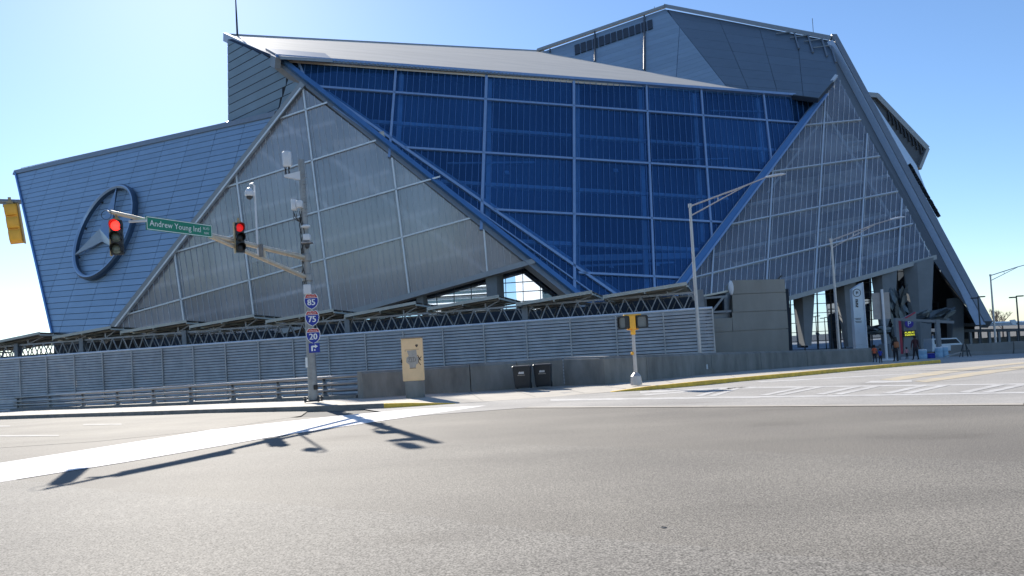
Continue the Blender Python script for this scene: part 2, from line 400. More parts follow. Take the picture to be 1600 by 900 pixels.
# the nearer paving pass, a shade paler, laid against the first along a ragged joint
MT['asphalt_near'] = asphalt_mat('asphalt near', (.212, .196, .172), .83, .07, .62)
MT['asphalt_mid'] = asphalt_mat('asphalt middle', (.198, .181, .156), .83, .08, .6)
def paving_pass(name, pix, z, m):
    ed = gp(*pix); rag = []
    for a, b in zip(ed[:-1], ed[1:]):
        for k in range(14): q = a.lerp(b, k/14); rag.append((q.x+random.uniform(-.03, .03), q.y+random.uniform(-.03, .03)))
    mp_ = MB(); up2 = [(x, y, z) for x, y in rag]; lo2 = [(x-1.5, min(-6.0, y-1), z) for x, y in rag]
    for k in range(len(up2)-1): mp_.add([up2[k], up2[k+1], lo2[k+1], lo2[k]], [(0, 1, 2, 3)])
    mp_.build(name, m, kind='structure')
paving_pass('middle_paving', [(330, 715), (560, 690), (800, 694), (1100, 703), (1400, 714), (1800, 730), (2300, 752)], .0035, 'asphalt_mid')
paving_pass('near_paving', [(-400, 712), (60, 754), (170, 767), (420, 786), (650, 806), (900, 838), (1200, 866), (1750, 912), (2300, 960)], .007, 'asphalt_near')

# sidewalk and kerbs
front = [(-260, 661.5, 1), (0, 655, 1), (250, 648.5, 1), (490, 642, 1), (600, 638, 1), (640, 635.6, .8), (712, 631, .1), (800, 625, .06), (880, 619, .06), (955, 613, .1), (1010, 610, .8), (1100, 602, 1), (1200, 592.5, 1), (1330, 580, 1), (1470, 567, 1)]
back = [(-260, 648), (0, 641), (250, 633.5), (490, 623), (576, 620.5), (620, 618), (700, 613), (760, 609), (830, 605), (890, 601), (960, 597), (1080, 585.5), (1180, 578.5), (1300, 569.5), (1432, 561)]
KH = .17
FP = [(G(x, y), KH*k) for x, y, k in front]; BP = [G(x, y, .15) for x, y in back]
sw = MB()
for i in range(len(FP)-1):
    (a, ha), (b, hb) = FP[i], FP[i+1]
    q = [a+V((0, 0, ha)), b+V((0, 0, hb)), BP[i+1], BP[i]]
    sw.add(q, [(0, 1, 2, 3)])
sw.build('sidewalk', 'sidewalk', kind='structure')
def kerb(i0, i1, m):
    k = MB()
    for i in range(i0, i1):
        (a, ha), (b, hb) = FP[i], FP[i+1]
        nn = (BP[i]-a); nn.z = 0; nn = nn.normalized()*.16
        n2 = (BP[i+1]-b); n2.z = 0; n2 = n2.normalized()*.16
        k.hexa([a-nn*.05+V((0, 0, -.05)), b-n2*.05+V((0, 0, -.05)), b-n2*.05+V((0, 0, hb+.006)), a-nn*.05+V((0, 0, ha+.006))],
               [a+nn+V((0, 0, -.05)), b+n2+V((0, 0, -.05)), b+n2+V((0, 0, hb+.009)), a+nn+V((0, 0, ha+.009))])
    k.build('kerb', m, kind='structure')
kerb(0, 4, 'kerb'); kerb(4, 6, 'kerb_yellow'); kerb(9, 14, 'kerb_yellow')
jt = MB()
for i in range(len(FP)-1):
    (a, ha), (b, hb) = FP[i], FP[i+1]
    n = max(1, int((b-a).length/2.0))
    for k in range(n):
        t = (k+.5)/n; p = a.lerp(b, t) + V((0, 0, ha*(1-t)+hb*t + .004)); q = BP[i].lerp(BP[i+1], t) + V((0, 0, .004))
        w = (b-a).normalized()*.012
        p = p.lerp(q, .06); p.z += .002
        jt.add([p-w, p+w, q+w, q-w], [(0, 1, 2, 3)])
jt.build('sidewalk_joint', 'kerb', kind='structure')

# ------------------------------------------------------------------ the stadium
def split_cells(poly, lines):
    cs = [list(poly)]
    for (x0, y0), (x1, y1) in lines:
        nx = []
        for c in cs: nx += [r for r in split_poly(c, lambda p: (x1-x0)*(p[1]-y0)-(y1-y0)*(p[0]-x0)) if r]
        cs = nx
    return cs
def clip_line(poly, a, b):                        # infinite line a-b clipped to a convex polygon -> t range
    t0, t1 = -1e9, 1e9; n = len(poly)
    ar = sum(poly[i][0]*poly[(i+1) % n][1]-poly[(i+1) % n][0]*poly[i][1] for i in range(n)); sg = 1 if ar > 0 else -1
    dx, dy = b[0]-a[0], b[1]-a[1]
    for i in range(n):
        p, q = poly[i], poly[(i+1) % n]; ex, ey = q[0]-p[0], q[1]-p[1]
        f0 = sg*(ex*(a[1]-p[1])-ey*(a[0]-p[0])); fd = sg*(ex*dy-ey*dx)
        if abs(fd) < 1e-9:
            if f0 < 0: return None
        elif fd > 0: t0 = max(t0, -f0/fd)
        else: t1 = min(t1, -f0/fd)
    if t1-t0 < 1e-6: return None
    return (a[0]+dx*t0, a[1]+dy*t0), (a[0]+dx*t1, a[1]+dy*t1)
def axes(pl, vd=None):
    n = pl[1]; e2 = (vd if vd else V((0, 0, 1))); e2 = (e2 - n*e2.dot(n)).normalized(); e1 = e2.cross(n); return e1, e2
def inset(pts, n, g):                             # pull every edge of a convex 3D polygon inwards
    c = sum(pts, V())/len(pts); m = len(pts); out = []
    for i in range(m):
        a, b, d = pts[i-1], pts[i], pts[(i+1) % m]
        e0, e1 = (b-a).normalized(), (d-b).normalized()
        n0, n1 = n.cross(e0), n.cross(e1)
        if n0.dot(c-b) < 0: n0 = -n0
        if n1.dot(c-b) < 0: n1 = -n1
        k = 1+n0.dot(n1)
        out.append(b + (n0+n1)*(g/k) if k > .2 else b + (c-b)*.1)
    return out
def sq(pts): return pts

uA, vA = V((-.87, .49, .045)).normalized(), V((.49*.36, .87*.36, 1)).normalized()
uC, vC = V((.944, .33, 0)).normalized(), V((-.33*.36, .944*.36, 1)).normalized()
PC = (at(430, 90, 105), uC.cross(vC).normalized()); PC = (PC[0], PC[1] if PC[1].y < 0 else -PC[1])
oC = lambda x, y: onp(x, y, PC)
PA = (oC(475, 137), uA.cross(vA).normalized()); PA = (PA[0], PA[1] if PA[1].y < 0 else -PA[1])
oA = lambda x, y: onp(x, y, PA)
PB = plane3(oC(475, 137), oC(824, 409), oA(168, 527)); oB = lambda x, y: onp(x, y, PB)
c0, c1 = oC(430, 90), oC(1279, 153)
dC = (c1-c0).normalized(); bk = V((-dC.y, dC.x, 0)).normalized()
PD = plane3(c0, c1, c0 + bk*20 + V((0, 0, 10))); PD = (PD[0], PD[1] if PD[1].z > 0 else -PD[1]); oD = lambda x, y: onp(x, y, PD)
gl_ = oC(1060, 446)
PG = plane3(oC(1309, 118), gl_, at(1457, 402, gl_.y + 4)); oG = lambda x, y: onp(x, y, PG)
PF1 = plane3(oD(845, 81), oD(1135, 135), at(1040, 14, oD(845, 81).y + 6)); oF1 = lambda x, y: onp(x, y, PF1)
PF2 = plane3(oF1(1040, 14), oD(1135, 135), oC(1309, 118)); oF2 = lambda x, y: onp(x, y, PF2)
PE = plane3(oC(432, 92), oC(474, 136), at(356, 188, c0.y + 12)); oE = lambda x, y: onp(x, y, PE)
DEBUG = dict(c0=c0, c1=c1, A=oA(25, 270), A2=oA(168, 527), B=oB(824, 409), cl=oC(905, 465), gl=gl_, G=oG(1457, 402), apex=oC(1309, 118), D=oD(845, 81), D2=oD(353, 55), F=oF1(1040, 14), F2=oF2(1302, 64), E=oE(356, 60))

ST = root('stadium', (10, 110, gz(110)), 'angular glass and blue metal stadium with folded triangular facets', 'stadium')

def facet_panels(name, poly, pl, lines, m, bm_, gap=.045, th=.10, wob=.006):
    f = pl[1]; pts = [onp(x, y, pl) for x, y in poly]
    back_ = MB(); back_.hexa([p - f*.12 for p in pts], [p - f*.9 for p in pts]); b = back_.build(name, bm_, ST)
    n = 0
    for c in split_cells(poly, lines):
        q = inset([onp(x, y, pl) for x, y in c], f, gap)
        w = f*random.uniform(-wob, wob)
        MB().hexa([p + w for p in q], [p - f*th for p in q]).build('metal_panel', m, b); n += 1
    return b, n
def grid_lines(pl, o, u, v, us, vs):              # lines on a plane, as image lines for the splitter
    L = []
    for k in us: L.append((proj(o+u*k-v*10), proj(o+u*k+v*20)))
    for k in vs: L.append((proj(o+v*k-u*20), proj(o+v*k+u*20)))
    return L

# left wing wall with panel rows
polyA = [(25, 271), (355, 197), (428, 181), (168, 527), (84, 527)]
oa = oA(300, 420)
LA = grid_lines(PA, oa, uA, vA, [-15.5+6.2*k for k in range(12)], [-13+1.02*k for k in range(46)])
wa, nA = facet_panels('wing_wall', polyA, PA, LA, 'panel', 'backing')
# roof edge of the wing wall
MB().beam(oA(22, 270), oA(430, 178.6), .9, .35, PA[1]).build('wing_coping', 'fascia', wa)
MB().beam(oA(25, 270), oA(84, 527), .35, .5, PA[1]).build('wing_corner_trim', 'frame_blue', wa)
rl = MB(); p0, p1 = oA(25, 267)+V((0, 1.5, 0)), oA(428, 178)+V((0, 1.5, 0))
for k in range(28): rl.beam(p0.lerp(p1, k/27), p0.lerp(p1, k/27)+V((0, 0, .9)), .07, .07)
rl.beam(p0+V((0, 0, .9)), p1+V((0, 0, .9)), .07, .07); rl.build('roof_railing', 'steel', wa)
# emblem: ring with a three-pointed star, standing off the wall
ec = oA(169, 364); nA_ = PA[1]; em = MB(); RA = 7.15
def epoint(r, a, h): return ec + (-uA)*(r*math.sin(a)) + vA*(1.17*r*math.cos(a)) + nA_*h
NR = 72
prof = [(RA, .25), (RA, .85), (RA-.22, 1.1), (RA-.42, 1.1), (RA-.62, .85), (RA-.62, .25)]
vs, fs, ms = [], [], []
for k in range(NR):
    for r, h in prof: vs.append(epoint(r, 2*math.pi*k/NR, h))
for k in range(NR):
    for j in range(len(prof)):
        a, b = k*6+j, k*6+(j+1) % 6; c, d = ((k+1) % NR)*6+(j+1) % 6, ((k+1) % NR)*6+j
        fs.append((a, b, c, d)); ms.append(1 if j in (2, 3) else 0)
em.v = vs; em.f = fs; em.m = ms
er = em.build('emblem_ring', ['emblem', 'emblem_face'], ST, label='large metal ring holding a three-pointed star')
for k in range(3):
    a = 2*math.pi*k/3; s_ = MB()
    tip = epoint(RA-.55, a, .65); l_, r_ = epoint(1.5, a-math.pi/3, .5), epoint(1.5, a+math.pi/3, .5); ctr = epoint(0, 0, 1.5); t2 = epoint(RA-.55, a, .95)
    bc = epoint(0, 0, .45)
    s_.add([ctr, l_, tip, t2, r_, bc], [(0, 1, 3), (0, 3, 4), (1, 2, 3), (4, 3, 2), (1, 5, 2), (5, 4, 2)], 1)
    s_.m = [1, 1, 1, 0, 0, 0]; s_.build('star_point', ['emblem', 'emblem_face'], er)
bk_ = MB()
for k in range(9): bk_.beam(epoint(RA-.5, 2*math.pi*k/9, -.1), epoint(RA-.5, 2*math.pi*k/9, .4), .3, .3)
bk_.build('ring_bracket', 'steel_dark', er)

# box under the roof's left tip
polyE = [(355, 62), (430, 92), (474, 136), (432, 180), (356, 190)]
e1, e2 = axes(PE)
ue = (oE(430, 110) - oE(360, 146)).normalized(); ve = PE[1].cross(ue)
LE = [(proj(oE(360, 70)+V((0, 0, -1.25*k))), proj(oE(360, 70)+V((0, 0, -1.25*k))+ue*10)) for k in range(-14, 24)] + [((452, 118), (433, 176))]
eb, nE = facet_panels('roof_box', polyE, PE, LE, 'panel_box', 'backing')
MB().hexa([oE(355, 190)+PE[1]*.3, oE(436, 177)+PE[1]*.3, oE(430, 185)+PE[1]*.3, oE(355, 199)+PE[1]*.3], [oE(355, 190)-PE[1], oE(436, 177)-PE[1], oE(430, 185)-PE[1], oE(355, 199)-PE[1]]).build('box_ledge', 'fascia', eb)

# roof
rf = MB(); rp = [oD(352, 54), oD(434, 91), oD(1281, 153), oD(1135, 134), oD(850, 80)]
rf.hexa(rp, [p - V((0, 0, .5)) for p in rp]); roof = rf.build('roof', 'roofing', ST)
tr = MB(); tr.beam(oD(352, 54)-V((0, 0, .5)), oD(434, 92)-V((0, 0, .6)), .8, 1.5); tr.beam(oD(352, 54)+V((0, 0, -.1)), oD(850, 80)+V((0, 0, -.1)), .4, .5)
tr.build('roof_fascia', 'fascia', roof)
ft = MB(); a, b = oD(470, 95), oD(1270, 152.5)
for k in range(150): p = a.lerp(b, k/149) - dC*0 + bk*.8; ft.box(p+V((0, 0, .5)), (.25, .25, .35))
ft.beam(a+bk*.9+V((0, 0, .45)), b+bk*.9+V((0, 0, .45)), .35, .12); ft.build('snow_guard', 'steel', roof, kind='stuff')
MB().hexa([oD(415, 80)+V((0, 0, .06)), oD(438, 93)+V((0, 0, .06)), oD(520, 98)+V((0, 0, .06)), oD(508, 88)+V((0, 0, .06))], [oD(415, 80)+V((0, 0, .5)), oD(438, 93)+V((0, 0, .5)), oD(520, 98)+V((0, 0, .5)), oD(508, 88)+V((0, 0, .5))]).build('roof_gutter_cover', 'fascia', roof)
fp = oD(371, 56); fl = MB(); fl.tube([fp, fp+V((0, 0, 3)), fp+V((0, 0, 7))], [.2, .18, .12], 8); fl.build('roof_mast', 'steel_dark', roof, smooth=True)

# upper volume: lighter louvred face, other face coloured darker for the overhang's shade
polyF1 = [(845, 82), (1040, 14), (1135, 135)]
uF1 = (oF1(1100, 100)-oF1(1000, 115)).normalized(); vF1 = PF1[1].cross(uF1); vF1 = vF1 if vF1.z > 0 else -vF1
d1 = (oF1(1040, 40) - oF1(860, 97)).normalized()
LF1 = [(proj(oF1(1040, 14)-V((0, 0, 1.25*k))), proj(oF1(1040, 14)-V((0, 0, 1.25*k))-d1*20)) for k in range(1, 26)]
LF1 += [((931, 60), (930, 110)), ((1009, 25), (1009, 115)), ((1062, 40), (1056, 130))]
fb, nF = facet_panels('upper_wall', polyF1, PF1, LF1, 'panel_up', 'backing', gap=.05)
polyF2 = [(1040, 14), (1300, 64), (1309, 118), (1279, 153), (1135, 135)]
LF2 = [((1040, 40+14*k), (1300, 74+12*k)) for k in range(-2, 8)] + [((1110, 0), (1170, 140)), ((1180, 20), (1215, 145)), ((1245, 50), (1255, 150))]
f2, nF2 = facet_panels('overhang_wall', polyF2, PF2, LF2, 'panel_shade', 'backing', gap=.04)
print('PANELS', nA, nE, nF, nF2)
def ribbon(name, quad, pl, h, m, parent, lift=.12): q = [onp(x, y, pl)+pl[1]*lift for x, y in quad]; return MB().hexa(q, [p+pl[1]*h for p in q]).build(name, m, parent)
lv = [(897, 72), (1020, 31), (1021, 45), (898, 87)]
for k in range(13):
    if k in (3, 8): pass
    t0, t1 = k/13+.006, (k+1)/13-.006
    L2 = lambda a, b, t: (a[0]+(b[0]-a[0])*t, a[1]+(b[1]-a[1])*t)
    ribbon('louvre', [L2(lv[0], lv[1], t0), L2(lv[0], lv[1], t1), L2(lv[3], lv[2], t1), L2(lv[3], lv[2], t0)], PF1, .10, 'louvre', fb)
for (x, y0, y1) in ((930, 52, 98), (1007, 27, 112), (860, 80, 84)):
    dp = MB(); dp.tube([oF1(x, y0)+PF1[1]*.5, oF1(x, y1)+PF1[1]*.5], .22, 8); dp.build('downpipe', 'steel_dark', fb)
# roof edges
edge = MB()
k1, k2, k3, k4 = oF1(840, 82)+PF1[1]*.5, oF1(1041, 12.5)+PF1[1]*.5, oF2(1302, 64)+PF2[1]*.5, at(1541, 507, gl_.y-2)
edge.beam(k1, k2, 1.2, .7); upf = edge.build('upper_roof_edge', 'fascia', ST)
MB().beam(k2, k3, 1.8, .9).build('overhang_roof_edge', 'fascia', upf)
ov = MB()
for x, y in ((1240, 52), (1262, 58), (1284, 64), (1298, 74)):
    p = oF2(x, y)+PF2[1]*.4; ov.beam(p, oF2(x+8, y+26)+PF2[1]*.3, .3, .3)
    ov.beam(p, oF2(x-28, y+3)+PF2[1]*.3, .25, .25)
ov.build('overhang_strut', 'steel', upf)
for (x, y, h, m) in ((1271, 53, 25, PF2), (1023, 18, 8, PF1)):
    p = onp(x, y, m); MB().tube([p, p+V((0, 0, h*p.y/F))], .07, 6).build('lightning_rod', 'steel', upf)
# the long sloping fin that comes down on the right
fn = MB(); fn.beam(k3+(k3-k4).normalized()*.6, k4, 1.2, 1.5, V((0, -1, 0))); fin = fn.build('roof_fin', 'fascia', ST)
PS = plane3(k3, k4, at(1437, 262, k3.y+6)); oS = lambda x, y: onp(x, y, PS)
qs = [oS(1301, 62), oS(1356, 145), oS(1432, 258), oS(1463, 338), oS(1545, 504), oS(1540, 507)]
MB().hexa(qs, [p + V((-.8, 1.0, 0)) for p in qs]).build('fin_cladding', 'totem', fin)
ds_ = (oS(1458, 335)-oS(1424, 266)).normalized(); ups = PS[1].cross(ds_)
lt = MB()
cu = bpy.data.curves.new('t', 'FONT'); cu.body = 'Mercedes-Benz Stadium'; cu.size = 1; cu.extrude = .18
to = bpy.data.objects.new('t', cu); COL.objects.link(to); me = bpy.data.meshes.new_from_object(to.evaluated_get(bpy.context.evaluated_depsgraph_get()))
wd = max(v.co.x for v in me.vertices); o0 = oS(1418, 262); ll_ = (oS(1463, 342)-o0).length; sc_ = ll_/wd
dv = (oS(1463, 342)-o0).normalized(); uv_ = PS[1].cross(dv); uv_ = uv_ if uv_.x > 0 else -uv_
lt.add([o0 + dv*v.co.x*sc_ + uv_*(v.co.y-.4)*sc_*1.6 + PS[1]*(v.co.z+.35)*1.6 for v in me.vertices], [tuple(p.vertices) for p in me.polygons])
bpy.data.objects.remove(to); bpy.data.curves.remove(cu)
lt.build('fin_lettering', 'louvre', fin)
# second petal behind the fin
PI = (at(1400, 200, k3.y+25), V((.25, -.95, .15)).normalized()); oI = lambda x, y: onp(x, y, PI)
pi_ = [(1340, 146), (1366, 151), (1446, 233), (1434, 262), (1420, 275), (1380, 240)]
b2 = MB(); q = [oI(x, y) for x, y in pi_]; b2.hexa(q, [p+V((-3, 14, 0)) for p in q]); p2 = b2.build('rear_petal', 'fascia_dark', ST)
e = MB(); e.beam(oI(1346, 148.5), oI(1369, 150.5), 1.6, 1.2); e.beam(oI(1368, 150), oI(1447, 233), 1.6, 1.2); e.beam(oI(1447, 232), oI(1434, 264), 1.4, 1.0); e.build('rear_roof_edge', 'fascia', p2)
e = MB()
for k in range(9): x = 1386+k*6.2; e.beam(oI(x, 169+k*6.4)+PI[1]*.3, oI(x+3, 190+k*6.4)+PI[1]*.3, .3, .4); e.beam(oI(x, 169+k*6.4)+PI[1]*.3, oI(x+9, 188+k*6.4)+PI[1]*.3, .25, .3)
e.build('rear_strut', 'steel_dark', p2)

# glazed facets
def glazed(name, pl, vd, groups, gm, bars, bm_, mull, mm, mw, sp, bw=.11):
    f = pl[1]; e1, e2 = axes(pl, vd); e1 = f.cross(e2).normalized()
    o = onp(*groups[0][0][0], pl)
    fr = MB()
    for (a, b, w) in mull: fr.beam(onp(*a, pl)+f*.16, onp(*b, pl)+f*.16, w, .30, f)
    g = fr.build(name, mm, ST)
    for poly, lines in groups:
        for c in split_cells(poly, lines):
            pts = inset([onp(x, y, pl) for x, y in c], f, .05); pc_ = sum(pts, V())/len(pts); t1, t2 = random.uniform(-.006, .006), random.uniform(-.006, .006)
            pts = [p + f*((p-pc_).dot(e1)*t1 + (p-pc_).dot(e2)*t2) for p in pts]
            if (pts[1]-pts[0]).cross(pts[2]-pts[1]).dot(f) < 0: pts = pts[::-1]
            pn = MB().add(pts, [tuple(range(len(pts)))]).build('glass_pane', gm, g, keep=True)
            br = MB()
            for bl in sp:
                s_ = clip_line(c, *bl)
                if s_ and abs(s_[1][1]-s_[0][1]) > 4:
                    q = [onp(*t, pl)+f*.06 for t in s_]; br.beam(q[0], q[1], bw, .10, f)
            if br.v: br.build('glazing_bar', bm_, pn, kind='stuff')
    return g
def interior(name, pl, poly, d, m, parent):
    f = pl[1]; fh = V((f.x, f.y, 0)).normalized(); r = [onp(x, y, pl)-f*.35 for x, y in poly]; q = [p-fh*d for p in r]; n = len(q)
    # a hall: back wall, plus sides added to keep sun out, open towards glass
    mb = MB().add(q, [tuple(range(n))])
    for i in range(n): mb.hexa([r[i], r[(i+1) % n], q[(i+1) % n], q[i]], [p + (p-sum(r+q, V())/(2*n)).normalized()*.3 for p in (r[i], r[(i+1) % n], q[(i+1) % n], q[i])])
    return mb.build(name, m, parent)
def behind(name, pl, segs, m, parent, d=1.4):
    d = d*(.45 if parent.name.startswith('centre') else .26)
    f = pl[1]
    for a, b, w, dp in segs:
        MB().beam(onp(*a, pl)-f*d, onp(*b, pl)-f*d, w, dp, f).build(name, m, parent)

def fan(cols_, x0, x1, yref, sp0, sp1):
    """bar lines between the mullions, leaning as the mullions on either side do"""
    kn = sorted((a[0]+(b[0]-a[0])*(yref-a[1])/(b[1]-a[1]), (b[0]-a[0])/(b[1]-a[1])) for a, b in cols_); out = []; x = x0
    while x < x1:
        if x <= kn[0][0]: m_ = kn[0][1]
        elif x >= kn[-1][0]: m_ = kn[-1][1]
        else:
            k = [i for i in range(len(kn)-1) if kn[i][0] <= x <= kn[i+1][0]][0]; t = (x-kn[k][0])/(kn[k+1][0]-kn[k][0]); m_ = kn[k][1]*(1-t)+kn[k+1][1]*t
        out.append(((x, yref), (x+m_*100, yref+100))); x += sp0+(sp1-sp0)*(x-x0)/(x1-x0)
    return out
# centre
strip = [(432, 91), (496, 138), (975, 470), (930, 482)]
main = [(432, 91), (1279, 153), (1060, 446), (1045, 478), (985, 478), (496, 138)]
rows = [((494, 136.6), (1242, 192.5)), ((635, 232), (1187, 267.5)), ((773, 328.6), (1125, 348)), ((903, 427), (1063, 435))]
cols = [((464, 92), (473, 125)), ((618.5, 105), (609.5, 229)), ((759.5, 118), (752, 340)), ((895.8, 127), (896.8, 456)), ((1009, 136.4), (1022, 448)), ((1094.7, 143), (1110, 367)), ((1192, 151), (1203.6, 246))]
mC = [((494, 136.6), (1246, 192.8), .34), ((632, 231.8), (1190, 267.7), .34), ((770, 328.4), (1128, 348.2), .34), ((903, 427), (1066, 435.2), .34),
      ((464, 93), (478, 128), .34), ((618.5, 105), (607.5, 247), .34), ((759.5, 116), (751, 360), .42), ((895.8, 126), (896.8, 456), .42), ((1009, 135), (1022, 460), .34), ((1094.7, 142), (1111.4, 376), .34), ((1192, 149), (1204.4, 254), .34),
      ((494, 137), (975, 470), .42), ((520, 168), (930, 462), .20)]
gC = glazed('centre_glazing', PC, vC, [(main, rows+cols), (strip, cols[1:4])], 'glass_c', 'x', 'bars_c', mC, 'frame_pale', .3, fan(cols[1:], 400, 1350, 160, 10.4, 8.4), .075)
nC = PC[1]
fl = MB(); fl.beam(oC(434, 92.5)+nC*.2, oC(940, 492)+nC*.2, .7, 1.2, nC); fl.build('diagonal_frame', 'frame_blue', gC, smooth=False)
fl = MB(); fl.beam(oC(433, 97)-nC*.4, oC(935, 497)-nC*.4, .9, 1.3, nC); fl.build('diagonal_soffit', 'fascia', gC)
fr_ = MB(); fr_.beam(oC(1283, 152)+nC*.4, oC(1046, 466)+nC*.4, 1.15, 1.5, nC); fr_.build('diagonal_frame', 'frame_blue', gC)
MB().beam(oC(1287, 153)+nC*.75, oC(1051, 468)+nC*.75, .28, 1.2, nC).build('diagonal_trim', 'frame_pale', gC)
MB().beam(oC(430, 91)+nC*.2, oC(1281, 153.5)+nC*.2, .5, .8, nC).build('head_frame', 'frame_pale', gC)
interior('hall_sunblock', PC, [(432, 92), (1279, 154), (1062, 446), (1045, 490), (935, 490)], 3.2, 'interior_dark', gC)
behind('floor_edge', PC, [((569, 185.5), (1215, 232), .55, .5), ((690, 280.6), (1140, 308), .55, .5), ((800, 374), (1095, 388), .6, .5)], 'interior', gC)
behind('brace', PC, [((470, 112), (985, 466), .7, .6)], 'interior', gC, 1.8)
behind('column', PC, [((629, 106), (622, 245), .7, .7), ((767, 118), (764, 350), .7, .7), ((905, 128), (906, 470), .7, .7), ((1003, 136), (1015, 460), .7, .7), ((1088, 142), (1102, 375), .7, .7), ((1187, 150), (1197, 250), .7, .7)], 'interior', gC, 2.2)
behind('light_strip', PC, [((701, 252.5), (838, 251), .25, .2), ((922, 251), (1008, 248), .22, .2), ((1020, 248), (1140, 245.5), .22, .2), ((1112, 170.5), (1200, 172), .22, .2)], 'device', gC, 1.0)
behind('ceiling_panel', PC, [((906, 398), (1085, 394), 1.0, .2), ((915, 410), (1060, 405), .3, .2)], 'device', gC, 2.5)
behind('wall_lamp', PC, [((790, 267), (797, 267.5), .6, .2), ((960, 264), (967, 264.5), .6, .2), ((1132, 259), (1139, 259.5), .5, .2), ((953, 414), (960, 414.5), .5, .2), ((1026, 411), (1032, 411.5), .5, .2)], 'device', gC, .9)

# left grey triangle
pB = [(475, 138), (824, 409), (490, 502), (440, 520), (168, 527)]
rB = [((437, 186), (506.6, 162.5)), ((348.5, 294.6), (580, 222.3)), ((275, 394), (640, 290)), ((190, 494), (640, 368))]
cB = [((474, 139), (517.5, 480)), ((370, 269), (398, 490)), ((273.5, 390), (289, 500)), ((613, 249), (638, 451)), ((756, 362), (761, 417))]
mB = [((437, 186), (512, 160.7), .22), ((344, 296), (588, 219.8), .22), ((272, 394.9), (688, 276.3), .22), ((187, 494.8), (735, 341), .22)]
mB += [((474, 138), (519, 494), .24), ((369, 266), (400, 515), .24), ((272, 384), (291, 520), .24), ((613, 247), (640, 462), .24), ((756, 358), (761.5, 425), .22)]
vB = (oB(474, 139)-oB(517, 480)).normalized()
gB = glazed('left_glazing', PB, vB, [(pB, rB+cB)], 'glass_b', 'x', 'bars_b', mB, 'frame_grey', .3, fan(cB, 60, 800, 350, 9.2, 9.6), .03)
nB = PB[1]
MB().beam(oB(475, 132)+nB*.25, oB(162, 534)+nB*.25, .85, .9, nB).build('edge_frame', 'fascia', gB)
MB().beam(oB(473, 140)+nB*.55, oB(170, 530)+nB*.55, .22, .8, nB).build('edge_trim', 'frame_grey', gB)
q = [oB(836, 403)+nB*.35, oB(440, 514)+nB*.35]; MB().hexa([q[0], q[1], q[1]-V((0, 0, .75)), q[0]-V((0, 0, .75))], [p+V((0, 3, 0)) for p in (q[0], q[1], q[1]-V((0, 0, .75)), q[0]-V((0, 0, .75)))]).build('sill_beam', 'fascia', gB)
interior('hall_sunblock', PB, [(475, 140), (822, 410), (490, 503), (440, 525), (172, 527)], 6.5, 'interior_hall', gB)
behind('floor_edge', PB, [((420, 215), (522, 189), .5, .5), ((330, 345), (608, 267), .5, .5), ((235, 450), (685, 326), .6, .5), ((210, 515), (760, 385), .5, .5)], 'interior', gB, 2.0)
behind('brace', PB, [((400, 230), (520, 330), .5, .5), ((480, 220), (760, 425), .6, .5), ((440, 190), (520, 250), .4, .5)], 'interior', gB, 2.6)
behind('ceiling_panel', PB, [((300, 425), (312, 424), 6, .2), ((380, 395), (388, 394), 4.5, .2), ((520, 230), (600, 215), 2.2, .2), ((540, 300), (640, 275), 1.6, .2), ((345, 480), (380, 472), 1.6, .2)], 'interior_warm', gB, 3.0)

# right triangle
pG = [(1309, 119), (1457, 402), (1228, 466), (1075, 508), (1058, 447)]
rG = [((1256, 197), (1343, 188.6)), ((1208, 269), (1372, 245.6)), ((1140, 352), (1393.5, 302)), ((1072.7, 437.7), (1416.7, 353))]
cG = [((1289, 150.6), (1273, 450)), ((1354, 214), (1342, 427)), ((1207, 262.5), (1197, 437.7)), ((1408, 307), (1403, 406)), ((1115, 383), (1110.6, 454.6))]
mG = [((1252, 197.5), (1345, 188.4), .22), ((1204, 269.6), (1374, 245.3), .22), ((1136, 352.8), (1402, 300.3), .22), ((1070, 438.4), (1425, 351), .22)]
mG += [((1289.5, 146), (1272.4, 453), .22), ((1354.3, 210), (1341.5, 434), .22), ((1207.5, 258), (1195.5, 474), .22), ((1408.3, 312), (1402.5, 416), .22), ((1115.5, 378), (1108.6, 498), .22)]
vG = (oG(1289, 150.6)-oG(1273, 450)).normalized()
gG = glazed('right_glazing', PG, vG, [(pG, rG+cG)], 'glass_g', 'x', 'bars_b', mG, 'frame_grey', .3, fan(cG, 1000, 1500, 330, 9.4, 7.6), .06)
nG = PG[1]
MB().beam(oG(1305, 122)+nG*.3, oG(1056, 450)+nG*.3, .6, .9, nG).build('edge_frame', 'frame_grey', gG)
q = [oG(1462, 400)+nG*.3, oG(1070, 510)+nG*.3]; MB().hexa([q[0], q[1], q[1]-V((0, 0, .7)), q[0]-V((0, 0, .7))], [p+V((0, 3, 0)) for p in (q[0], q[1], q[1]-V((0, 0, .7)), q[0]-V((0, 0, .7)))]).build('sill_beam', 'fascia', gG)
interior('hall_sunblock', PG, [(1309, 120), (1455, 402), (1228, 467), (1075, 508), (1062, 447)], 7, 'interior_hall', gG)
behind('floor_edge', PG, [((1235, 232), (1350, 218), .5, .5), ((1170, 318), (1390, 272), .6, .5), ((1110, 398), (1420, 326), .6, .5), ((1090, 470), (1440, 378), .6, .5)], 'interior', gG, 2.0)
behind('brace', PG, [((1285, 165), (1400, 350), .5, .5), ((1290, 180), (1200, 300), .35, .5)], 'interior', gG, 1.5)
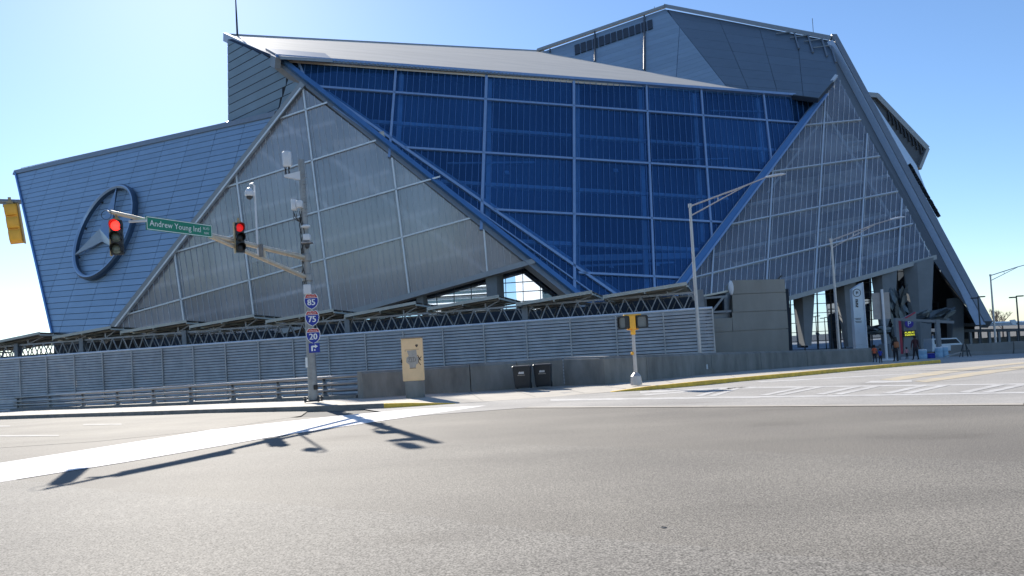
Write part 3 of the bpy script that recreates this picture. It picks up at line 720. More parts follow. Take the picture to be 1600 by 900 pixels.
behind('ceiling_panel', PG, [((1275, 372), (1340, 358), 2.6, .2), ((1350, 388), (1420, 372), 2.4, .2), ((1250, 330), (1330, 316), 1.2, .2), ((1290, 422), (1350, 408), 1.6, .2), ((1150, 410), (1200, 400), 1.2, .2), ((1300, 345), (1380, 330), 1.0, .2), ((1225, 290), (1345, 268), 3.0, .2), ((1290, 225), (1345, 216), 4.5, .2)], 'interior_warm', gG, 3.2)

# recessed mirror glass and pillars below the facets
def curtain(name, poly, pl, cols_, rows_):
    pts = [onp(x, y, pl) for x, y in poly]; f = pl[1]
    mb = MB()
    for a, b in cols_+rows_: mb.beam(onp(*a, pl)+f*.1, onp(*b, pl)+f*.1, .10, .16, f)
    g = mb.build(name, 'steel_dark', ST)
    for c in split_cells(poly, cols_+rows_):
        q = inset([onp(x, y, pl) for x, y in c], f, .03)
        w = f*random.uniform(0, .03)
        MB().hexa([p for p in q], [p-f*.05 for p in q]).build('mirror_pane', 'curtain', g)
    return g
yl_ = oB(824, 409).y + 5
PL1 = (at(760, 450, yl_), V((0, -1, 0)))
curtain('low_curtain_wall', [(560, 488), (826, 412), (905, 458), (905, 500), (560, 505)], PL1, [((600+27*k, 400), (602.5+27*k, 500)) for k in range(12)], [((560, 472+15*k), (905, 450+15*k)) for k in range(-3, 3)])
yr_ = oG(1457, 402).y + 9
PR1 = (at(1340, 480, yr_), V((0, -1, 0)))
curtain('entrance_curtain_wall', [(1205, 462), (1470, 388), (1470, 548), (1205, 552)], PR1, [((1212+21*k, 400), (1216+21*k, 550)) for k in range(13)], [((1205, 420+14.5*k), (1470, 407+14.5*k)) for k in range(0, 10)])
def pillar(light, dark, y, m='pillar', dd=1.6):
    l = [at(px, py, y) for px, py in light]          # tl, tr, br, bl
    tl2, bl2 = at(dark[0][0], dark[0][1], y+dd), at(dark[1][0], dark[1][1], y+dd)
    w = l[1]-l[0]; w2 = l[2]-l[3]
    MB().hexa([l[0], l[1], tl2+w*1.2, tl2], [l[3], l[2], bl2+w2*1.2, bl2]).build('pillar', m, ST)
yp = oG(1350, 430).y + 1.0
pillar([(1254, 464), (1273, 457), (1268, 540), (1258, 540)], [(1240, 468), (1249, 540)], yp)
pillar([(1319, 447), (1337, 440), (1337, 542), (1326, 542)], [(1304, 450), (1319, 542)], yp)
pillar([(1378, 430), (1402, 421), (1396, 545), (1385, 545)], [(1361, 432), (1379, 545)], yp)
pillar([(1433, 410), (1459, 402), (1454, 548), (1440, 548)], [(1410, 416), (1428, 548)], yp)
pillar([(1489, 466), (1505, 464), (1507, 548), (1488, 548)], [(1479, 467), (1480, 548)], yp+2)
pillar([(650, 455), (660, 452), (662, 490), (652, 490)], [(655, 454), (657, 490)], oB(650, 465).y+1.0, dd=3)
pillar([(758, 426), (775, 421), (778, 480), (762, 480)], [(766, 425), (770, 480)], oB(765, 430).y+1.0, dd=3)
# dark soffit under the fin
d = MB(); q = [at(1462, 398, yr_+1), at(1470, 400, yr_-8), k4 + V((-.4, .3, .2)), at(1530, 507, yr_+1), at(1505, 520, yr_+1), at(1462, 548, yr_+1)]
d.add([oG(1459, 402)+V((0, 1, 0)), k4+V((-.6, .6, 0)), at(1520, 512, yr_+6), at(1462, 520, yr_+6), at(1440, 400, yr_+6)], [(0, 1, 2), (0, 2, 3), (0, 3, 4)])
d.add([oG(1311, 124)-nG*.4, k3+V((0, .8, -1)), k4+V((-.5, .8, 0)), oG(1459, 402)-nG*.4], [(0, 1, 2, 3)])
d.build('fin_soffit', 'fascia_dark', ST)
d = MB(); q = [at(1470, 395, yr_+.5), at(1540, 470, yr_+.5), at(1545, 545, yr_+.5), at(1470, 548, yr_+.5)]
d.hexa([at(1470, 410, yr_+1), at(1523, 503, yr_+1), at(1523, 540, yr_+1), at(1470, 548, yr_+1)], [at(1470, 410, yr_+3), at(1523, 503, yr_+3), at(1523, 540, yr_+3), at(1470, 548, yr_+3)])
d.build('recess_wall', 'interior_dark', ST)
# mass behind the glass so that no sky shows through the halls
d = MB()
d.hexa([at(84, 530, oA(84, 527).y+8), at(1470, 420, yr_+12), at(1470, 560, yr_+12), at(84, 560, oA(84, 527).y+8)], [p+V((0, 3, 0)) for p in (at(84, 530, oA(84, 527).y+8), at(1470, 420, yr_+12), at(1470, 560, yr_+12), at(84, 560, oA(84, 527).y+8))])
d.build('base_wall', 'interior_dark', ST)

# ------------------------------------------------------------------ louvred screen fence behind the wall
FA, FB = at(-160, 572.6, 66.0), at(1113, 480.5, 44.5)
fa, fb_ = V((FA.x, FA.y, 0)), V((FB.x, FB.y, 0)); fd = (fb_-fa).normalized(); fnn = V((fd.y, -fd.x, 0))
PFN = (fb_, fnn); FTOP = FB.z; FL = (fb_-fa).length
FN = root('screen_fence', (fa+fb_)/2 + V((0, 0, -.6)), 'long grey louvred metal screen fence behind the concrete wall', 'fence')
NB_ = 12; NS = 21; pit = .205
for k in range(NB_):
    s0, s1 = FL*k/NB_ + .02, FL*(k+1)/NB_ - .02
    ref = None
    for j in range(NS):
        z = FTOP - .12 - pit*(j+.5)
        if ref is None:
            a, b = fa + fd*s0, fa + fd*s1
            q = [fnn*.035 + V((0, 0, -.086)), fnn*.045 + V((0, 0, -.07)), -fnn*.02 + V((0, 0, .082)), -fnn*.035 + V((0, 0, .075))]
            q = [a + V((0, 0, z)) + p for p in q]
            ref = MB().prism(q, b-a).build('slat', 'slat', FN); zr = z
        else:
            c = ref.copy(); COL.objects.link(c); c.parent = FN; c.location = (0, 0, z-zr)
tp = MB(); tp.tube([fa + V((0, 0, FTOP-.02)), fb_ + V((0, 0, FTOP-.02))], .085, 10); tp.build('top_rail', 'frame_grey', FN, smooth=True)
for k in range(NB_*2+1):
    p = fa + fd*FL*k/(NB_*2) + fnn*.10; MB().box(p + V((0, 0, FTOP/2-.4)), (.07, .08, FTOP+.7), math.atan2(fd.y, fd.x)).build('fence_post', 'slat', FN)

# ------------------------------------------------------------------ solar canopies on a long truss
ta, tb = at(-160, 549.0, 68.5), at(1092, 456.5, 47.5)
td = (tb-ta); td.z = 0; tlen = td.length; td.normalize(); tn = V((td.y, -td.x, 0)); TZ = tb.z
base = lambda s_, z=0, o=0: V((ta.x, ta.y, z)) + td*s_ - tn*o
TR = root('truss_girder', base(tlen/2, gz(55)), 'long steel lattice girder carrying the solar canopies above the fence', 'truss')
for off in (0, 3.2):
    c = MB(); c.beam(base(0, TZ, off), base(tlen, TZ, off), .11, .13); c.beam(base(0, TZ-1.15, off), base(tlen, TZ-1.15, off), .11, .13)
    c.build('chord', 'truss', TR)
    n = 68; st_ = tlen/n
    for k in range(n):
        MB().beam(base(k*st_, TZ-1.12, off), base((k+.5)*st_, TZ-.04, off), .065, .065).build('web_bar', 'truss', TR) if off == 0 else None
        MB().beam(base((k+.5)*st_, TZ-.04, off), base((k+1)*st_, TZ-1.12, off), .065, .065).build('web_bar', 'truss', TR) if off == 0 else None
    if off:
        w = MB()
        for k in range(n): w.beam(base(k*st_, TZ-1.12, off), base((k+.5)*st_, TZ-.04, off), .065, .065); w.beam(base((k+.5)*st_, TZ-.04, off), base((k+1)*st_, TZ-1.12, off), .065, .065)
        w.build('rear_web', 'steel', TR, kind='stuff')
for px in (-100, 27, 129, 290, 545, 823, 1098):
    d = ray(px, 520); PT = (ta, tn); p = onp(px, 520, PT); p = V((p.x, p.y, 0))
    cb = MB(); r = math.atan2(td.y, td.x)
    for o in (-.19, .19): cb.box(p - tn*o*1.0 + V((0, 0, (TZ+.15)/2-1)), (.42, .05, TZ+2.15), r)
    cb.box(p + V((0, 0, (TZ+.15)/2-1)), (.05, .36, TZ+2.15), r); cb.build('column', 'steel', TR)
mods = [(-70, 547, 62, 519.6), (82, 527, 173, 510.5), (188, 518.5, 291, 501), (296, 510, 397, 492), (415, 501.7, 521, 483.7), (538, 493, 649.5, 472), (667, 482, 779.5, 462), (806, 475, 925, 455), (942, 463, 1073, 442)]
names = ['first solar canopy at the left edge, over the girder', 'second solar canopy from the left, against bright sky', 'third solar canopy from the left, below the emblem wall corner', 'fourth solar canopy from the left, below the grey glazing', 'fifth solar canopy from the left, behind the highway shields', 'sixth solar canopy, at the start of the low mirror glass', 'seventh solar canopy, in front of the low mirror glass', 'eighth solar canopy, below the blue diagonal frame', 'rightmost solar canopy, beside the grey precast block']
PT = (ta, tn)
for (x0, y0, x1, y1), nm in zip(mods, names):
    a, b = onp(x0, y0, (ta+tn*.9, tn)), onp(x1, y1, (ta+tn*.9, tn))
    w = V((0, 0, 0)) - tn*5.2 + V((0, 0, -.12)); u = b-a; up_ = u.cross(w).normalized(); up_ = up_ if up_.z > 0 else -up_
    cr = root('solar_canopy', (a+b)/2 + w/2 - V((0, 0, .6)), 'tilted '+nm, 'solar canopy', 'solar canopies over the fence')
    nx, ny = 5, 4
    ref = None
    for i in range(nx):
        for j in range(ny):
            o = a + u*(i/nx) + w*(j/ny)
            if ref is None:
                q = inset([o, o+u/nx, o+u/nx+w/ny, o+w/ny], up_, .015); ref = MB().hexa([p-up_*.02 for p in q], [p+up_*.025 for p in q]).build('solar_panel', 'solar', cr); o0 = o
            else:
                c = ref.copy(); COL.objects.link(c); c.parent = cr; c.location = o-o0
    pu = MB()
    for j in range(ny+1): pu.beam(a+w*(j/ny)-up_*.09, b+w*(j/ny)-up_*.09, .07, .12, up_)
    for i in (0, 2.5, 5): pu.beam(a+u*(i/nx)-up_*.2, a+u*(i/nx)+w-up_*.2, .09, .12, up_)
    pu.beam(a+up_*.02, b+up_*.02, .06, .09, up_)
    pu.build('purlin', 'solar_frame', cr)
    for t in (.25, .75):
        pp = MB(); q = a + u*t + w*.18 - up_*.25; pp.beam(q, V((q.x, q.y, TZ+.03)), .1, .1); pp.beam(a + u*(t+.2) + w*.15 - up_*.25, V((q.x, q.y, TZ+.03)), .08, .08)
        pp.build('canopy_prop', 'truss', cr)

# ------------------------------------------------------------------ grey precast block beside the fence
yb = 49.0
def pb(px, py): return at(px, py, yb + (px-1112)*.012)
BX = root('precast_block', (pb(1180, 545).x, yb+2, gz(50)), 'grey precast concrete block between the screen fence and the right glazing', 'building')
dp = V((1.0, 5.0, 0))
cells_ = []
ys = [(437.5, 435.5), (460, 456.5), (488, 484.5), (517.5, 513.5), (566, 562)]
for i in range(4):
    q = [(1143.5, ys[i][0]), (1226+i*2, ys[i][1]), (1228+i*2, ys[i+1][1]), (1145, ys[i+1][0])]
    cells_.append(q)
cells_ += [[(1112, 498), (1144.4, 496), (1145, 517.5), (1113, 519.5)], [(1113, 519.5), (1145, 517.5), (1145.5, 566), (1114, 568)]]
for c in cells_:
    q = inset([pb(*p) for p in c], V((0, -1, 0)), .018); MB().hexa(q, [p+V((0, .12, 0)) for p in q]).build('wall_panel', 'box_wall', BX)
co = MB(); q = [pb(1143.8, 438), pb(1225.6, 436), pb(1231, 566), pb(1145, 567)]; co.hexa([p+V((0, .10, 0)) for p in q], [p+dp for p in q])
q = [pb(1112.5, 498.5), pb(1144, 496.5), pb(1145, 566), pb(1114, 567)]; co.hexa([p+V((0, .10, 0)) for p in q], [p+dp for p in q]); co.build('core', 'box_wall', BX)
q = [pb(1100, 466), pb(1143, 461), pb(1143.5, 496), pb(1101, 498)]; MB().hexa([p+V((0, 2.2, 0)) for p in q], [p+V((0, 2.5, 0)) for p in q]).build('recess_back', 'louvre', BX)
fr = MB()
for a, b in (((1100, 466), (1136, 463)), ((1133, 463), (1134, 487)), ((1102, 466), (1103, 490)), ((1113, 486), (1130, 464)), ((1112, 488), (1142, 486))): fr.beam(pb(*a), pb(*b), .10, .14)
fr.beam(pb(1112, 495)+V((0, .5, 0)), pb(1142, 492)+V((0, .5, 0)), .2, .35); fr.build('recess_frame', 'steel', BX)
q = [pb(1097, 461.5), pb(1142, 452.5)]; MB().hexa([q[0], q[1], q[1]-V((0, 0, .12)), q[0]-V((0, 0, .12))], [p+V((0, 3.2, -.1)) for p in (q[0], q[1], q[1]-V((0, 0, .12)), q[0]-V((0, 0, .12)))]).build('recess_roof', 'solar_frame', BX)
d = MB(); d.ball(pb(1141.5, 450)+V((0, -.1, 0)), (.18, .18, .5)); d.build('beacon_housing', 'device', BX, smooth=True)
d = MB(); p = pb(1215, 436); d.beam(p+V((0, .1, -.05)), p+V((.35, .1, .25)), .06, .1); d.build('roof_camera', 'black', BX)

# ------------------------------------------------------------------ concrete wall
wb = [(567, 622.5), (640, 617), (736, 611.5), (810, 607), (882, 602), (945, 599.5), (1012, 594), (1113, 584), (1190, 577.5), (1262, 571.5), (1364, 565)]
wt = [(567, 581), (640, 577), (736, 570), (810, 564.5), (882, 559), (945, 557.5), (1012, 555), (1113, 551.5), (1190, 549.5), (1262, 547.5), (1364, 544)]
WB = [G(x, y, .15) for x, y in wb]
WT = []
for p, (x, y) in zip(WB, wt):
    q = at(x, y, p.y + .03); WT.append(V((p.x, p.y, q.z)))
WR = root('concrete_wall', V((WB[5].x, WB[5].y, WB[5].z-.1)), 'low stained concrete parapet wall running along the sidewalk', 'wall')
for i in range(len(WB)-1):
    a, b, at_, bt = WB[i], WB[i+1], WT[i], WT[i+1]
    d = (b-a); d.z = 0; d.normalize(); n = V((-d.y, d.x, 0)); g = .018
    def sect(p, t, s_):
        o = d*s_; h = t.z
        base_ = V((p.x, p.y, p.z-.3)); top = V((p.x, p.y, h))
        return [base_+o, top - V((0, 0, .09))+o, top + n*.10+o, top + n*.52+o, V((p.x, p.y, p.z-.6)) + n*.62+o]
    A_, B_ = sect(a, at_, g), sect(b, bt, -g)
    sg = MB(); sg.hexa(A_, B_); o = sg.build('wall_segment', 'concrete', WR)
    MB().hexa([A_[2]+V((0, 0, .001))-n*.005, B_[2]+V((0, 0, .001))-n*.005, B_[3]+n*.03, A_[3]+n*.03], [p+V((0, 0, .02)) for p in (A_[2]-n*.005, B_[2]-n*.005, B_[3]+n*.03, A_[3]+n*.03)]).build('wall_cap', 'concrete_cap', o)
p = WB[7].lerp(WB[6], .08); n = V((0, -1, 0)); MB().box(V((p.x-.1, p.y-.07, p.z+.42)), (.22, .06, .26)).build('junction_plate', 'device', WR)

# ------------------------------------------------------------------ guardrail on its kerb
gpx = [(-130, 625, 646), (-75, 619.5, 645), (-24, 616, 643), (27, 613, 641), (77, 610.4, 640), (128, 607, 638.6), (182, 603.5, 636.5), (238, 600, 634.5), (296, 596, 632.2), (362, 592.5, 629.5), (433, 588.4, 627), (505, 584.5, 624), (562, 581.8, 621.6)]
GB = [G(x, b, .15) for x, t, b in gpx]
GR = root('guardrail', V((GB[6].x, GB[6].y, GB[6].z)), 'three-bar aluminium guardrail along the bridge edge', 'guardrail')
HT = 1.06
kb = MB()
for a, b in zip(GB[:-1], GB[1:]):
    d = (b-a).normalized(); n = V((-d.y, d.x, 0)).normalized()*.22
    kb.hexa([a-n-V((0, 0, .2)), b-n-V((0, 0, .2)), b-n+V((0, 0, .16)), a-n+V((0, 0, .16))], [a+n*2-V((0, 0, .2)), b+n*2-V((0, 0, .2)), b+n*2+V((0, 0, .17)), a+n*2+V((0, 0, .17))])
kb.build('rail_kerb', 'kerb', GR)
for p in GB:
    pm = MB(); d = (GB[-1]-GB[0]).normalized(); n = V((-d.y, d.x, 0)).normalized(); r = math.atan2(d.y, d.x)
    base_ = p + V((0, 0, .16)); q = [base_ + n*-.02, base_ + n*.24, base_ + n*.17 + V((0, 0, HT-.2)), base_ + n*.04 + V((0, 0, HT-.14))]
    pm.prism([x - d*.055 for x in q], d*.11)
    pm.box(base_ + n*.11 + V((0, 0, .02)), (.3, .34, .05), r); pm.build('rail_post', 'galv', GR)
    for k in range(3): MB().box(base_ + n*.02 + d*.09 + V((0, 0, .2+.28*k)), (.08, .1, .12), r).build('rail_clamp', 'steel_dark', GR)
for k, (h, rr, o) in enumerate(((HT-.02, .085, .03), (.72, .075, -.06), (.42, .075, -.06))):
    tb_ = MB(); pts = [p + V((0, 0, h)) + V((.12, -.6, 0)).normalized()*(-o) for p in GB]; tb_.tube(pts, rr, 10); tb_.build('rail', 'rail', GR, smooth=True)

# near-black backdrop added behind the fence as shade under the canopies
CN = root('shade_backdrop', base(tlen/2, gz(60), 9), 'near-black backdrop added for the shade under the solar canopies', 'wall')
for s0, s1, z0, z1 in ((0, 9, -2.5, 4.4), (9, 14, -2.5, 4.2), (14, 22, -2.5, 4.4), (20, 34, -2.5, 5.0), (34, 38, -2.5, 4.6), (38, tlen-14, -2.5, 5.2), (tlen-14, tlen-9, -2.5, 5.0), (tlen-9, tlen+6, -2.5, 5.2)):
    a, b = base(s0, z0, 9), base(s1-.01, z0, 9); MB().hexa([a, b, b+V((0, 0, z1-z0)), a+V((0, 0, z1-z0))], [p - tn*.4 for p in (a, b, b+V((0, 0, z1-z0)), a+V((0, 0, z1-z0)))]).build('backdrop_bay', 'interior_dark', CN)

# ------------------------------------------------------------------ traffic signal mast
PBASE = G(490, 628, KH); PX, PY, PZ = PBASE
def pz(py, px=480): return at(px, py, PY).z           # height on the pole seen at that row
H = lambda z: V((PX, PY, z))
PTOP = at(471, 250, PY).z
SG = root('signal_mast', PBASE, 'tall grey signal mast with two arms reaching over the left road', 'signal mast')
m = MB(); m.tube([H(PZ+.05), H(PZ+.3), H((PZ+PTOP)*.5), H(PTOP)], [.215, .205, .165, .135], 16); m.build('mast', 'pole', SG, smooth=True)
b = MB(); b.bevbox(H(PZ+.06), (.62, .62, .07), .02); b.build('base_plate', 'steel_dark', SG)
for dx in (-1, 1):
    for dy in (-1, 1):
        b = MB(); b.tube([H(PZ)+V((dx*.28, dy*.28, 0)), H(PZ)+V((dx*.28, dy*.28, .26))], .035, 8); b.tube([H(PZ)+V((dx*.28, dy*.28, .10)), H(PZ)+V((dx*.28, dy*.28, .19))], .07, 6); b.build('anchor_bolt', 'steel_dark', SG)
b = MB(); b.bevbox(H(pz(605, 490))+V((.16, -.14, 0)), (.16, .14, .2), .02); b.build('hand_hole_cover', 'black', SG)
MB().box(H(pz(566, 486))+V((-.16, -.14, 0)), (.12, .03, .42), .3).build('notice', 'sign_white', SG)
TIP = at(172, 331, 22.5); UA = H(pz(403)); LAt = H(pz(434))
JN = UA.lerp(TIP, .60)
def arm_t(px):
    lo, hi = 0.0, 1.0
    for _ in range(40):
        t = (lo+hi)/2
        if proj(UA.lerp(TIP, t))[0] > px: lo = t
        else: hi = t
    return lo
def arm_y(px): return UA.lerp(TIP, arm_t(px)).y
m = MB(); m.tube([UA, UA.lerp(TIP, .5), TIP], [.115, .09, .06], 12); m.build('upper_arm', 'arm', SG, smooth=True)
m = MB(); m.tube([LAt, LAt.lerp(JN, .5), JN], [.10, .085, .07], 12); m.build('lower_arm', 'arm', SG, smooth=True)
for t in (.28, .56):
    m = MB(); p = UA.lerp(TIP, t); q = LAt.lerp(JN, min(t/.60, 1)*.98); m.beam(p, q, .09, .09); m.build('arm_strut', 'arm', SG)
for p in (UA, LAt): m = MB(); m.lathe(p-V((0, 0, .16)), [(.2, 0), (.225, .03), (.225, .29), (.2, .32)], 14); m.build('arm_collar', 'pole', SG, smooth=True)
# cables, rungs and devices up the mast
cb = MB()
for k in range(5):
    a0 = random.uniform(2.6, 4.2); z0 = pz(340); pts = []
    for j in range(10):
        z = z0 - j*(z0-pz(452))/9; r = .19 + .07*math.sin(j*1.7+k*2); a = a0 + .6*math.sin(j*.9+k); pts.append(H(z)+V((math.cos(a)*r+.05, -abs(math.sin(a))*r-.02, 0)))
    cb.tube(pts, .018, 5)
cb.build('cable', 'black', SG, kind='stuff')
for k in range(13): z = pz(273+k*5.5); MB().tube([H(z)+V((-.02, -.12, 0)), H(z)+V((.24, -.14, 0))], .014, 5).build('climbing_rung', 'galv', SG)
b = MB(); b.bevbox(H(pz(453))+V((.04, -.22, 0)), (.30, .2, .42), .03); b.build('meter_box', 'device', SG)
def mbox(name, px, py, w, d, h, m, dy=-.1, bev=.03):
    p = at(px, py, PY+dy); o = MB(); o.bevbox(p, (w, d, h), bev); return o.build(name, m, SG, smooth=True)
an = mbox('panel_antenna', 448.5, 248.5, .36, .24, .68, 'device', bev=.06)
br = MB(); a = at(445, 277, PY-.1); b_ = at(470, 274, PY-.05); br.add([a+V((0, -.1, .08)), b_+V((0, -.1, .16)), b_+V((0, -.1, -.22)), a+V((0, -.1, 0)), a+V((0, .1, .08)), b_+V((0, .1, .16)), b_+V((0, .1, -.22)), a+V((0, .1, 0))], [(0, 1, 2, 3), (7, 6, 5, 4), (0, 4, 5, 1), (1, 5, 6, 2), (2, 6, 7, 3), (3, 7, 4, 0)]); br.build('antenna_bracket', 'device', SG)
st_ = MB()
for dx in (-.1, -.03, .05, .11): p = at(448.5, 260, PY-.1)+V((dx, 0, 0)); st_.tube([p, p+V((.03*math.sin(dx*40), -.04, -.18)), p+V((0, 0, -.36))], .02, 6)
st_.build('antenna_lead', 'black', SG, kind='stuff')
mbox('radio_unit', 459.5, 320, .22, .24, .46, 'device'); mbox('radio_unit', 468.5, 319, .24, .3, .3, 'device', dy=-.25)
st_ = MB()
for k in range(5):
    p = at(458+k*3.2, 330, PY-.15); st_.tube([p, p+V((.05*math.cos(k*2), -.06, -.16)), p+V((.1*math.sin(k*3), 0, -.3)), H(p.z-.5)+V((-.12, -.05, 0))], .018, 5)
st_.build('antenna_lead', 'black', SG, kind='stuff')
dm = MB(); dm.lathe(at(478, 355, PY-.2), [(.02, .1), (.12, .1), (.19, .05), (.19, 0), (.1, -.04), (.02, -.05)], 16); dm.build('dome_sensor', 'device', SG, smooth=True)
mbox('sensor_box', 479.5, 371, .28, .26, .28, 'device', dy=-.22); dm = MB(); dm.bevbox(at(480, 379.5, PY-.24), (.44, .34, .07), .02); dm.build('sensor_lip', 'sign_back', SG)
dm = MB(); dm.lathe(at(480, 383, PY-.22), [(.03, -.15), (.1, -.08), (.11, .06)], 12); dm.build('dome_camera', 'steel_dark', SG, smooth=True)
# camera on its riser
t = arm_t(404); ap = UA.lerp(TIP, t); rt = at(399.5, 296, ap.y); rb = at(406, 402, ap.y)
rs = root('traffic_camera', ap, 'white dome camera on a slim riser clamped to the mast arm', 'camera')
m = MB(); m.tube([V((ap.x, ap.y-.12, rb.z)), V((ap.x, ap.y-.12, rt.z-.1))], .04, 10); m.build('riser', 'device', rs, smooth=True)
m = MB(); m.box(V((ap.x+.12, ap.y-.08, rb.z+.25)), (.14, .12, .5)); m.build('riser_clamp', 'galv', rs)
m = MB(); c_ = V((ap.x, ap.y-.12, rt.z)); m.tube([c_+V((0, 0, -.15)), c_+V((0, 0, .12)), c_+V((-.05, -.05, .2)), c_+V((-.12, -.12, .16)), c_+V((-.15, -.15, 0))], .035, 8); m.build('gooseneck', 'device', rs, smooth=True)
m = MB(); c2 = c_+V((-.16, -.16, -.32)); m.lathe(c2, [(.03, .34), (.09, .3), (.12, .22), (.17, .18), (.175, .04), (.14, 0)], 16); hd = m.build('camera_housing', 'device', rs, smooth=True)
m = MB(); m.ball(c2, (.13, .13, .13)); m.build('lens_dome', 'steel_dark', hd, smooth=True)
# traffic signal heads
def signal(name, px, py, y, yaw, label, body, lit, back=False, h=1.08, roll=0):
    c = at(px, py, y); R = Matrix.Rotation(roll, 3, 'Y') @ Matrix.Rotation(yaw, 3, 'Z'); hs = h/3
    r = root(name, c - V((0, 0, h/2)), label, 'traffic signal', 'vehicle signals')
    P = lambda x, yy, z: c + R @ V((x, yy, z))
    hb = MB(); hb.hexa([P(x, -.02, z) for x, z in ((-.17, -h/2), (.17, -h/2), (.17, h/2), (-.17, h/2))], [P(x, .18, z) for x, z in ((-.145, -h/2+.02), (.145, -h/2+.02), (.145, h/2-.02), (-.145, h/2-.02))]); [hb.loft([[P(x*k2, yy, hs*(1-k)+z*k2) for x, z in ((-.11, -.15), (.11, -.15), (.14, -.11), (.14, .11), (.11, .15), (-.11, .15), (-.14, .11), (-.14, -.11))] for k2, yy in ((1.08, .17), (1.0, .24), (.7, .275))]) for k in range(3)]; hb.build('housing', body, r, smooth=True)
    ed = MB(); ed.hexa([P(x, -.025, z) for x, z in ((-.20, -h/2-.02), (-.165, -h/2-.02), (-.165, h/2+.02), (-.20, h/2+.02))], [P(x, .13, z) for x, z in ((-.20, -h/2-.02), (-.165, -h/2-.02), (-.165, h/2+.02), (-.20, h/2+.02))]); ed.build('housing_edge', 'tan_edge', r)
    for k in range(3):
        z = hs*(1-k); RL = R @ Matrix.Rotation(math.pi/2, 3, 'X')
        l = MB(); l.lathe(P(0, -.03, z), [(.148, -.012), (.148, .0), (.12, .025), (.06, .04), (0.005, .045)], 20, R=RL); l.build('lens', lit[k], r, smooth=True)
        vz = MB(); n = 16; in_, out_ = [], []
        for i in range(n+1):
            a = rad(-35) + rad(250)*i/n; ln = .14 + .13*max(0, math.sin(a)); cx_, sz = math.cos(a), math.sin(a)
            out_.append((P(.165*cx_, -.02, z+.165*sz), P(.165*cx_, -.02-ln, z+.165*sz))); in_.append((P(.155*cx_, -.02, z+.155*sz), P(.155*cx_, -.02-ln, z+.155*sz)))
        for i in range(n): vz.hexa([out_[i][0], out_[i+1][0], out_[i+1][1], out_[i][1]], [in_[i][0], in_[i+1][0], in_[i+1][1], in_[i][1]])
        vz.build('visor', 'black', r)
    hg = MB(); hg.tube([P(0, .07, h/2-.02), P(0, .07, h/2+.2)], .04, 8); hg.box(P(0, .07, h/2+.04), (.16, .16, .06), yaw); hg.build('hanger', 'tan_edge', r)
    return r
s1y = arm_y(184)
signal('traffic_signal', 182, 371, s1y, rad(12), 'black three-lens traffic signal showing red at the mast arm tip', 'black', ['red_lit', 'lens', 'lens'])
signal('traffic_signal', 374.5, 371.5, arm_y(376)-.28, rad(38), 'black traffic signal beside the street sign, its red lens half hidden', 'black', ['red_dim', 'black', 'black'], h=1.12)
m = MB(); ls = at(172, 335, 22.5)
for k in range(14): a = 2*math.pi*k/14; b = 2*math.pi*(k+1)/14; o_ = at(166, 335, 22.45); m.tube([o_+V((.15*math.cos(a), 0, .14*math.sin(a)-.02)), o_+V((.15*math.cos(b), 0, .14*math.sin(b)-.02))], .009, 5)
m.build('cable_loop', 'black', SG, kind='stuff')
# far signal at the left edge, seen from behind on its own arm
FS = at(24, 349, 20.5)
r_ = root('far_signal_arm', at(-60, 311, 20.5), 'grey mast arm entering from the left edge of view', 'signal mast')
m = MB(); a_, b_ = at(-420, 305, 20.5), at(31, 315.5, 20.5); m.tube([a_, b_], [.12, .07], 12); m.build('arm', 'galv', r_, smooth=True)
m = MB(); m.box(at(10, 321, 20.45), (.14, .1, .1)); m.build('arm_fitting', 'galv', r_)
m = MB(); m.tube([V((a_.x, a_.y, 0)), a_, a_+V((0, 0, .6))], [.22, .15, .14], 12); m.build('mast', 'galv', r_, smooth=True)
signal('traffic_signal', 22.5, 350.5, 20.5, rad(180+22), 'yellow traffic signal seen from behind at the left edge', 'signal_yellow', ['black', 'black', 'black'], h=1.1, roll=rad(-7.5))

# street name sign on the arm
ya = UA.lerp(TIP, .70).y - .14
yA_, yB_ = arm_y(228)-.28, arm_y(331)-.28
q = [at(228, 337, yA_), at(331, 352, yB_), at(330.5, 371, yB_), at(228, 359.5, yA_)]
SGN = root('street_sign', (q[2]+q[3])/2, 'green street name sign lettered in white, hung on the mast arm', 'street sign')
ri = (q[1]-q[0]).normalized(); dn = (q[3]-q[0]).normalized(); dn = V((0, 0, -1)); Lx = (q[1]-q[0]).length; Hy = .5*((q[3]-q[0]).length+(q[2]-q[1]).length)
nrm = ri.cross(-dn).normalized(); O = q[0]
MB().hexa([O, O+ri*Lx, O+ri*Lx+dn*Hy, O+dn*Hy], [p-nrm*.03 for p in (O, O+ri*Lx, O+ri*Lx+dn*Hy, O+dn*Hy)]).build('sign_panel', 'sign_green', SGN)
bo = MB(); t_ = .022; f_ = nrm*.004
for a, b, w, h in ((.015, .015, Lx-.03, t_), (.015, Hy-.015-t_, Lx-.03, t_), (.015, .015+t_, t_, Hy-.03-2*t_), (Lx-.015-t_, .015+t_, t_, Hy-.03-2*t_)): bo.add([O+ri*a+dn*b+f_, O+ri*(a+w)+dn*b+f_, O+ri*(a+w)+dn*(b+h)+f_, O+ri*a+dn*(b+h)+f_], [(0, 1, 2, 3)])
bo.build('sign_border', 'sign_white', SGN)
tx = MB(); hh = Hy*.44; ww = text_width('Andrew Young Intl')*hh; text_mesh(tx, 'Andrew Young Intl', O+ri*Lx*.045+dn*Hy*.68, ri, -dn, hh, xs=Lx*.765/ww, lift=.006)
text_mesh(tx, 'BLVD', O+ri*Lx*.848+dn*Hy*.43, ri, -dn, Hy*.2, xs=Lx*.10/(text_width('BLVD')*Hy*.2), lift=.006)
